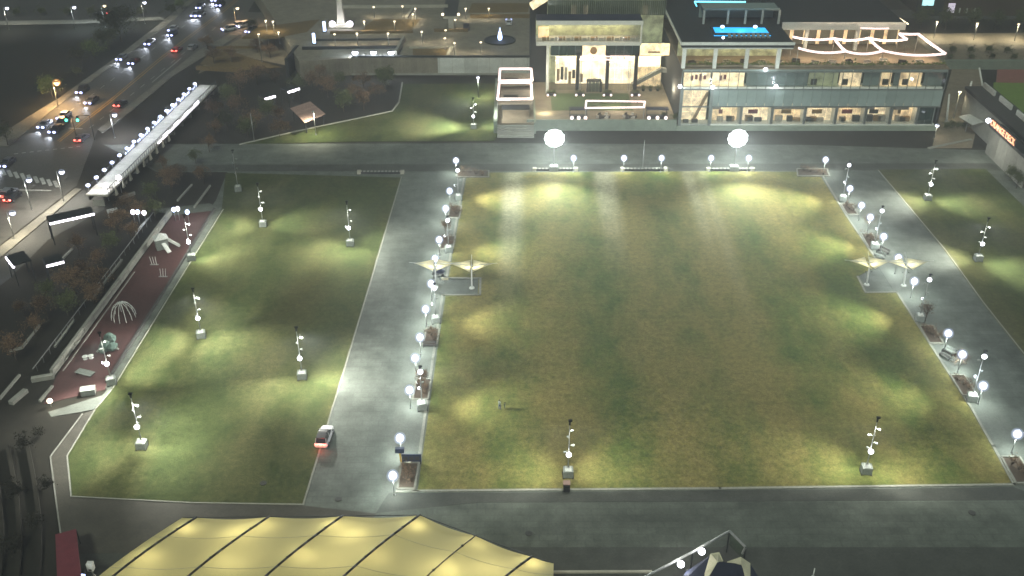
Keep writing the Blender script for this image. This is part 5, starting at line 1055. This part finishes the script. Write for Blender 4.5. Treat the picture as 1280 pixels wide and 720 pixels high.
# tiled roof pavilion in the grove
t = thing('tiled_pavilion', 'small pavilion with pinkish diamond tiled roof in the grove', 'pavilion', P(386, 146, 0)); ox = t.location; zr = 3.2
q = [P(363, 136, zr)-ox, P(388, 127.5, zr)-ox, P(407, 143, zr)-ox, P(381, 154, zr)-ox]; n = 9
for k in range(n): a, b_, c_, d_ = q[0].lerp(q[3], k/n), q[1].lerp(q[2], k/n), q[1].lerp(q[2], (k+.93)/n), q[0].lerp(q[3], (k+.93)/n); e = Vector((0, 0, .16)); obj('roof_tile_row', MB().add([a, b_, c_, d_, a+e, b_+e, c_+e*.5, d_+e*.5], [(0, 1, 2, 3), (7, 6, 5, 4), (0, 4, 5, 1), (1, 5, 6, 2), (2, 6, 7, 3), (3, 7, 4, 0)]), M['brick_roof'], t)
for v in q: obj('post', MB().tube((v.x*.85, v.y*.85, 0), (v.x*.85, v.y*.85, zr), .15, n=8), M['dark_steel'], t)
# obelisk and plaza pieces
t = thing('obelisk', 'tall pale obelisk lit by two lamps on the raised plaza', 'monument', P(427, 33, PZ)); hO = F(424, -25, P(427, 33, PZ).y).z-PZ
obj('shaft', MB().tube((0, 0, 1.2), (0, 0, hO), 1.5, .5, 4), M['conc_pale'], t); obj('plinth', MB().bb((-1.9, -1.9, 0), (1.9, 1.9, 1.2)).bb((-3.5, -2.6, 0), (3.5, 2.6, .5)), M['conc_pale'], t)
for i, s in enumerate((-1, 1)):
    q = P(427+s*11, 29, PZ+1.2)+Vector((0, -1, 0)); t = thing('obelisk_lamp', '%s glaring lamp at the foot of the obelisk' % ('left', 'right')[i], 'lamp', Vector((q.x, q.y, PZ))); obj('post', MB().tube((0, 0, 0), (0, 0, .8), .12), M['dark_steel'], t); obj('lens', MB().ball((0, 0, 1.3), .95, .85), M['led_white'], t, True); lamp_light(t, (-s*.8, -.8, 1.8), 420, 'POINT', (.9, .9, 1))
for i, (x, y) in enumerate(((406, 34), (393, 49))):
    q = P(x, y+6, PZ); t = thing('light_column', '%s pale blue light column left of the obelisk' % ('upper', 'lower')[i], 'light column', q); obj('tube', MB().tube((0, 0, .3), (0, 0, 3.0), .42, .42, 10), M['blue_led'], t, True); obj('foot', MB().tube((0, 0, 0), (0, 0, .3), .6, .5, 10), M['dark_steel'], t)
q = P(625, 51, PZ); t = thing('blue_fountain', 'glowing blue white spire fountain on the raised plaza', 'fountain', q); obj('spire', MB().lathe([(.5, .3), (.68, 1.0), (.5, 2.0), (.22, 3.0), (.02, 3.9)], 12), M['blue_led'], t, True); obj('basin', MB().lathe([(.001, 0), (4.5, 0), (4.5, .4), (4.1, .4), (4.0, .2), (.001, .2)], 24), M['roof_dark'], t)
lamp_light(t, (0, -1.8, 2), 160, 'POINT', (.5, .6, 1)); t = thing('gate_pylon', 'pale gate pylon at the head of the dark roadway', 'monument', P(564, 38, PZ)); obj('shaft', MB().bb((-.7, -.6, 0), (.7, .6, 3.6)), M['conc_pale'], t); obj('cap', MB().bb((-2.2, -.7, 3.6), (2.2, .7, 4.0)), M['conc_pale'], t); obj('hedge', MB().bb((-5, -1.6, 0), (5, -.8, .8)), M['amber'], t)
for s in (-2.3, 2.3): o = obj('pylon_lamp', MB().tube((s, -.4, 3.9), (s, -.4, 4.6), .07), M['dark_steel'], t); obj('lens', MB().ball((s, -.4, 4.8), .4), M['head_warm'], o, True)
# ================================================================== SHADE SAILS beside the lawn
def wing_sail(label, c, rz=0.0, flip=1, span=3.4):
    t = thing('shade_sail', label, 'shade sail', c, rz, 'shade sails at the lawn edge')
    H = 4.2
    obj('post', MB().tube((.0, -.6, 0), (0, 0, H+.1), .15, .11, 10), M['white_paint'], t, True); obj('foot', MB().lathe([(.001, 0), (.5, 0), (.45, .18), (.001, .2)], 12, (0, -.6, 0)), M['white_paint'], t)
    for s in (-1, 1):
        rows = []
        for j in range(9):
            v = j/8; w_ = 2.1*(1-v)**1.25+.08; x = s*(.25+v*span)
            rows.append([(x, -w_+2*w_*k/6+.0, H-.05+.42*v-.9*(1-v)**2*(1-abs(k/3-1))*.55) for k in range(7)])
        obj('sail_wing', MB().grid(rows), M['sail'], t, True)
        obj('boom', MB().tube((0, 0, H+.05), (s*(span+1.1), 0, H+.5), .06, .04, 6), M['white_paint'], t)
        lamp_light(t, (s*.9, -.1, H-1.5), 300, 'SPOT', (1, .95, .7), .1, (s*.9, -.1, H), 110, .6)
        obj('uplight', MB().tube((s*.5, -.3, H-1.75), (s*.52, -.3, H-1.6), .1, .14, 8), M['dark_steel'], t)
    obj('tie_rod', MB().tube((0, 0, H), (0, 1.8, H+1.2), .05, .04, 6), M['white_paint'], t)
wing_sail('pale shade sail standing in the left lawn notch', P(590, 358)); wing_sail('pale shade sail under the globe lamps left of the left notch', P(545, 357)); wing_sail('pale shade sail standing in the right lawn notch', P(1082, 354)); wing_sail('pale shade sail right of the right notch on the promenade', P(1128, 355))
# benches, kiosks
def bench(label, c, rz, mat='furn', L=2.2):
    t = thing('park_bench', label, 'bench', c, rz, 'benches beside the lawn')
    for k in range(3): obj('seat_slat', MB().bb((-L/2, -.25+k*.19, .43), (L/2, -.09+k*.19, .48)), M[mat], t)
    for k in range(2): obj('back_slat', MB().bb((-L/2, .30+k*.03, .62+k*.2), (L/2, .35+k*.03, .78+k*.2)), M[mat], t)
    for s in (-1, 1): obj('leg', MB().bb((s*L*.42-.05, -.25, 0), (s*L*.42+.05, .3, .43)).bb((s*L*.42-.05, .25, .43), (s*L*.42+.05, .32, 1.0)), M['dark_steel'], t)
for x, y, rz, mt, L, lb in ((514, 577, 0, 'furn', 2.4, 'dark bench at the nearest left mulch bed'), (537, 434, 0, 'furn', 2.2, 'dark bench below the middle left mulch bed'), (1186, 441, -.95, 'box_grey', 2.2, 'pale bench left, between the two near right mulch beds'), (1181, 447, -.95, 'furn', 2.0, 'dark bench right, between the two near right mulch beds'), (1099, 322, -.95, 'box_grey', 2.2, 'pale bench above the right shade sails'), (1104, 316, -.95, 'furn', 2.2, 'dark bench above the right shade sails'), (548, 346, .4, 'furn', 2.0, 'dark bench under the left shade sail')): bench(lb, P(x, y), rz, mt, L)
t = thing('notice_board', 'dark notice board with row of panels behind the nearest left bed', 'notice board', P(515, 580)); obj('board', MB().bb((-1.3, -.1, .5), (1.3, .1, 1.7)), M['navy'], t)
for s in (-1.2, 1.2): obj('leg', MB().bb((s-.06, -.08, 0), (s+.06, .08, .5)), M['dark_steel'], t)
for k in range(3): obj('panel', MB().bb((-1.1+k*.78, -.14, .8), (-.5+k*.78, -.1, 1.4)), M['furn'], t)
t = thing('yellow_post_sign', 'navy box sign on a yellow post under the second nearest left globe', 'sign', P(502, 579)); obj('post', MB().tube((0, 0, 0), (-.2, .2, 1.8), .12, .12, 8), M['yellow'], t); obj('box', MB().bb((-.75, -.1, 1.8), (.45, .45, 2.5)), M['navy'], t)
t = thing('patio_table_set', 'dark parasol and pale table beneath the left shade sail', 'table', P(553, 352)); obj('parasol', MB().lathe([(1.1, 1.9), (.1, 2.4), (.001, 2.42)], 8, (-.5, .5, 0)), M['navy'], t); obj('pole', MB().tube((-.5, .5, 0), (-.5, .5, 2.3), .04), M['steel'], t); obj('table_top', MB().bb((-.1, -.7, .7), (1.1, .1, .76)), M['cream'], t); obj('leg', MB().bb((.4, -.4, 0), (.6, -.2, .7)), M['steel'], t)
t = thing('cabinet', 'dark litter cabinet with pinkish lid at the near lawn edge', 'litter bin', P(708, 613)); obj('body', MB().bb((-.42, -.4, 0), (.42, .4, 1.25)), M['dark_steel'], t); obj('lid', MB().bb((-.46, -.44, 1.25), (.46, .44, 1.38)), M['brick_roof'], t); obj('opening', MB().bb((-.25, -.43, .8), (.25, -.4, 1.05)), M['tyre'], t)
for i, (x, y) in enumerate(((329, 604), (423, 624), (661, 667), (1215, 641))): t = tag(obj('drain_cover', MB().lathe([(.001, 0), (.45, 0), (.45, .05), (.001, .05)], 16), M['asphalt']), 'round drain cover in the paving, %s from the left' % ORD[i], 'drain cover', 'round drain covers'); t.location = P(x, y, .08)
for i, (x, y) in enumerate(((1183, 147), (1230, 112), (1206, 130))): t = thing('leaning_mast', 'pale slanting mast in the service court, %s' % ('beside the podium corner', 'at the deck corner', 'in the middle')[i], 'mast', P(x, y+6)); obj('mast', MB().tube((0, 0, 0), ((0, -2, 1)[i], 2, 6.5), .3, .22, 8), M['white_paint'], t, True); obj('foot', MB().lathe([(.001, 0), (.7, 0), (.6, .3), (.001, .3)], 10), M['concrete'], t)
t = thing('tilted_canopy', 'pale curved entrance canopy beside the parking deck', 'canopy', P(1216, 165)); obj('shell', MB().grid([[(x*1.2, y*2.0, 3+.5*math.cos(x)-.25*y) for x in range(-2, 3)] for y in range(-2, 3)]), M['white_paint'], t, True)
for s in (-1.8, 1.8): obj('post', MB().tube((s, 0, 0), (s, 0, 3.1), .12), M['steel'], t)
sv = simple_pole('warm lamp in the service court beside the podium', P(1192, 148), 7, power=900, color=(1, .85, .55), hs=.4); simple_pole('warm lamp at the podium corner by the far promenade', P(1168, 172), 3.2, power=420, color=(1, .9, .7), hs=.4, glowmat='head_cool')
# people on the main lawn
def person(label, c, h, top, legs, rz=0.0, stoop=0.0):
    me = bpy.data.meshes.new('body'); k = h/1.72
    V = [(0, 0, .95), (0, 0, 1.15), (0, stoop*.3, 1.42), (0, stoop*.5, 1.52), (0, stoop*.6, 1.66), (.10, 0, .90), (.11, .04, .50), (.12, 0, .08), (.12, .12, .04), (-.10, 0, .90), (-.12, -.02, .50), (-.14, -.04, .08), (-.14, .10, .04), (.20, stoop*.3, 1.40), (.25, .02, 1.14), (.24, .16, .92), (.24, .22, .84), (-.20, stoop*.3, 1.40), (-.26, .02, 1.14), (-.25, .16, .92), (-.25, .22, .84)]
    E = [(0, 1), (1, 2), (2, 3), (3, 4), (0, 5), (5, 6), (6, 7), (7, 8), (0, 9), (9, 10), (10, 11), (11, 12), (2, 13), (13, 14), (14, 15), (15, 16), (2, 17), (17, 18), (18, 19), (19, 20)]
    me.from_pydata([tuple(x*k for x in v) for v in V], E, [])
    o = link('person', me); o.location = c; o.rotation_euler = (0, 0, rz); tag(o, label, 'person')
    md = o.modifiers.new('skin', 'SKIN'); rd = [.15, .14, .15, .06, .105, .09, .065, .045, .04, .09, .065, .045, .04, .06, .045, .035, .03, .06, .045, .035, .03]
    sv_ = me.skin_vertices[0].data if me.skin_vertices else None
    if sv_ is None: return o
    for i, r_ in enumerate(rd): sv_[i].radius = (r_*k, r_*k*.85)
    sv_[0].use_root = True
    sub = o.modifiers.new('sub', 'SUBSURF'); sub.levels = sub.render_levels = 1
    bpy.context.view_layer.update(); nm = bpy.data.meshes.new_from_object(o.evaluated_get(bpy.context.evaluated_depsgraph_get())); o.modifiers.clear(); o.data = nm; nm.materials.clear()
    for m_ in (M[legs], M[top], M['skin'], M['hair']): nm.materials.append(m_)
    for p in nm.polygons:
        z = p.center.z/k; p.material_index = 3 if z < .09 else 0 if z < .98 and abs(p.center.x) < .2*k else 1 if z < 1.5 and not (abs(p.center.x) > .2*k and z < .93) else 2; p.use_smooth = True
    hr = MB().ball((0, stoop*.6*k-.02*k, 1.70*k), .115*k, .11*k, 12, 8); obj('hair', hr, M['hair'], o, True); return o
person('person in pale top and blue trousers standing on the main lawn', P(624.5, 512), 1.75, 'shirt', 'jeans', -.8); person('small person in grey clothes with dark hair beside the blue trousers', P(631, 511), 1.15, 'grey_cloth', 'grey_cloth', .9)
# ================================================================== BIG MEMBRANE TENT (bottom edge)
tn = thing('membrane_tent', 'large glowing yellow membrane tent with dark ribs at the bottom edge', 'tent', P(440, 700, 0)); ox = tn.location
ribs = [((228, 647), (33, 800), 0), ((246, 647), (53, 800), 1), ((337, 646), (150, 800), 1), ((429, 645), (251, 800), 1), ((525, 644), (350, 800), 1), ((595, 670), (460, 800), 1), ((665, 696), (557, 800), 1), ((692, 704), (690, 800), 0)]
ZT0, ZT1, NT = 6.0, 9.5, 14
def ribpt(k, t, sag=0):
    a, b_, _ = ribs[k]; za = ZT0
    p = P(a[0], a[1], za).lerp(P(b_[0], b_[1], ZT1), t); p.z += .9*math.sin(math.pi*t); return p-ox
curves = [[ribpt(k, t/NT) for t in range(NT+1)] for k in range(len(ribs))]
for k in range(len(ribs)-1):
    rows = []
    for j in range(NT+1):
        a, b_ = curves[k][j], curves[k+1][j]; rows.append([a.lerp(b_, i/8)-Vector((0, 0, .35*math.sin(math.pi*i/8)*min(1, (b_-a).length/6))) for i in range(9)])
    obj('membrane_panel', MB().grid(rows), M['membrane'], tn, True)
for k, (a, b_, rb) in enumerate(ribs):
    if not rb: continue
    obj('rib', MB().path([v+Vector((0, 0, .10)) for v in curves[k]], .13 if k != 5 else .07, 7), M['dark_steel'], tn, True)
    for j in (2, 6):
        v = curves[k][j]; o = obj('rib_lamp', MB().tube(v-Vector((0, 0, 1.5)), v-Vector((0, 0, .12)), .06), M['dark_steel'], tn); obj('rib_node', MB().ball(v+Vector((0, 0, .14)), .17, .14), M['dark_steel'], o, True)
        lamp_light(tn, v-Vector((-.4-1.6*random.random(), .5-1.5*random.random(), 1.5+.8*random.random())), 110*random.uniform(.5, 1.5), 'POINT', (1, .90, .58), .12)
    v = curves[k][0]; obj('edge_post', MB().tube((v.x, v.y, -0.), (v.x, v.y, v.z), .12, n=8), M['dark_steel'], tn)
obj('edge_cable', MB().path([c[0]+Vector((0, 0, .02)) for c in curves], .06, 6), M['dark_steel'], tn)
for k in (3, 7): obj('seam', MB().path([curves[i][k]+Vector((0, 0, .03)) for i in range(len(ribs))], .025, 5) if False else MB().path([curves[i][k].lerp(curves[i+1][k], s/8)-Vector((0, 0, .35*math.sin(math.pi*s/8)*min(1, (curves[i+1][k]-curves[i][k]).length/6)-.02)) for i in range(len(ribs)-1) for s in range(9)], .03, 4), M['cream'], tn)
for k, (x, y) in enumerate(((180, 760), (300, 740), (420, 740), (540, 750), (610, 740), (300, 690), (440, 690))): q = P(x, y, 4.5)-ox; lamp_light(tn, q, 400, 'POINT', (1, .90, .58), .5)
obj('tent_floor', MB().prism([(v.x, v.y) for v in [P(228, 690)-ox, P(525, 690)-ox, P(692, 745)-ox, P(690, 900)-ox, P(0, 900)-ox]][::-1], .05, .12), M['pavers_dark'], tn)
# dark pavilion with cream facets at the bottom
pv = thing('folded_pavilion', 'dark angular pavilion with cream folded roof facets at the bottom edge', 'pavilion', P(880, 715, 0)); ox = pv.location
def Q(x, y, z): return P(x, y, z)-ox
def facet(pts, mat, name, th=.15):
    v = [Q(*p) for p in pts]; n = len(v); e = Vector((0, 0, -th)); obj(name, MB().add(v+[p+e for p in v], [tuple(range(n)), tuple(range(2*n-1, n-1, -1))]+[(i, (i+1) % n, n+(i+1) % n, n+i) for i in range(n)]), M[mat], pv)
facet([(888, 692, 5.2), (899, 690, 5.4), (904, 701, 4.8), (897, 702, 5.6)], 'cream', 'roof_facet'); facet([(888, 692, 5.2), (897, 702, 5.6), (890, 714, 5.0), (880, 730, 4.4), (881, 716, 4.6)], 'cream', 'roof_facet')
facet([(909, 702, 5.0), (926, 696, 5.6), (938, 704, 4.9), (927, 705, 5.5)], 'cream', 'roof_facet'); facet([(927, 705, 5.5), (938, 704, 4.9), (938, 722, 4.4), (932, 722, 4.6)], 'cream', 'roof_facet')
facet([(897, 702, 5.3), (927, 705, 5.2), (936, 740, 5), (878, 740, 5)], 'roof_navy', 'roof_facet'); facet([(858, 714, 3.6), (888, 694, 4.6), (882, 715, 4.4), (876, 740, 4.2), (840, 740, 3.6)], 'roof_navy', 'roof_facet'); facet([(938, 705, 4.6), (960, 740, 4), (938, 740, 4.2)], 'roof_navy', 'roof_facet')
fr = [(805, 722, 3.6), (866, 690, 3.6), (912, 664, 3.6), (932, 684, 3.6), (928, 692, 2.4)]
obj('edge_frame', MB().path([Q(*p) for p in fr], .16, 6), M['steel'], pv)
for p in fr[:4]: q = Q(*p); obj('post', MB().tube((q.x, q.y, 0), q, .1, n=6), M['dark_steel'], pv)
obj('deck', MB().prism([(Q(*p).x, Q(*p).y) for p in ((790, 745, 0), (866, 706, 0), (912, 680, 0), (934, 702, 0), (960, 745, 0))][::-1], .06, .14), M['asphalt'], pv); obj('glass_side', MB().add([Q(912, 666, 3.4), Q(931, 685, 3.4), Q(931, 702, .2), Q(912, 682, .2)], [(0, 1, 2, 3)]), M['glass_tower'], pv)
for i, (x, y) in enumerate(((851, 706), (877, 690))):
    q = P(x, y, 3.9); t = thing('pavilion_lamp', '%s bright lamp on the edge of the folded pavilion' % ('left', 'right')[i], 'lamp', q); obj('lens', MB().ball((0, 0, .1), .42), M['head_cool'], t, True); obj('bracket', MB().tube((0, 0, -.4), (0, 0, -.2), .1), M['dark_steel'], t); lamp_light(t, (-.2, .9, .6), 220, 'POINT', (1, .97, .9)); lamp_light(t, (.3, -.9, .2), 120, 'POINT', (1, .97, .9))
low_wall((690, 716), (815, 715.5), 0, .25, .3, 'conc_pale', 'pale kerb between the tent and the folded pavilion'); simple_pole('short pale bollard post at the bottom right of the paving', P(1016, 722), 1.5, head='none', name='bollard_post', cat='bollard', mat='white_paint')
# lower left: red panel and the small stage lamp
sheet('x', [], 0, M['red']) if False else None
q = [P(69, 668, 2.5), P(95, 661, 2.5), P(103, 735, 4.0), P(72, 738, 4.0)]; o = thing('red_awning', 'dull red sloping awning at the lower left corner', 'awning', Vector((q[0].x, q[0].y, 0))); c = o.location; e = Vector((0, 0, -.15)); v = [p-c for p in q]
obj('cloth', MB().add(v+[p+e for p in v], [(0, 1, 2, 3), (7, 6, 5, 4), (0, 4, 5, 1), (1, 5, 6, 2), (2, 6, 7, 3), (3, 7, 4, 0)]), M['red'], o)
for p in v: obj('post', MB().tube((p.x, p.y, 0), p+e, .07, n=6), M['dark_steel'], o)
t = thing('stage_speaker', 'white loudspeaker box on a stand left of the tent', 'loudspeaker', P(118, 724)); obj('stand', MB().tube((0, 0, 0), (0, 0, 1.6), .1).tube((-.6, 0, 0), (0, 0, .9), .05).tube((.6, 0, 0), (0, 0, .9), .05).tube((0, .6, 0), (0, 0, .9), .05), M['steel'], t); obj('cabinet', MB().bb((-.35, -.3, 1.6), (.35, .3, 2.7)), M['white_paint'], t); obj('grille', MB().bb((-.18, -.33, 1.7), (.18, -.3, 1.95)), M['furn'], t); lamp_light(t, (.8, -1, 3.2), 30, 'POINT', (.9, .95, 1))
t = thing('stage_lamp', 'blue white stage lamp beside the white loudspeaker', 'stage lamp', P(106, 722)); obj('body', MB().tube((0, .3, .9), (0, -.2, .7), .25, .3, 10), M['dark_steel'], t); obj('lens', MB().tube((0, -.2, .7), (0, -.24, .68), .3, .3, 10), M['blue_led'], t); obj('stand', MB().tube((0, 0, 0), (0, 0, .7), .08), M['steel'], t)
# ================================================================== HAZE
hz = MB().bb((-420, -60, -1.2), (420, 520, 96)); o = obj('haze', hz, None); o.data.materials.clear()  # air volume added to make lamps glow, in place of lens bloom
hm = bpy.data.materials.new('haze_air'); hm.use_nodes = True; n = hm.node_tree; n.nodes.clear(); oo = n.nodes.new('ShaderNodeOutputMaterial'); pvn = n.nodes.new('ShaderNodeVolumePrincipled')
pvn.inputs['Color'].default_value = (.9, .93, .95, 1); pvn.inputs['Density'].default_value = .0009; pvn.inputs['Anisotropy'].default_value = .3
n.links.new(pvn.outputs[0], oo.inputs['Volume']); o.data.materials.append(hm); o['kind'] = 'stuff'
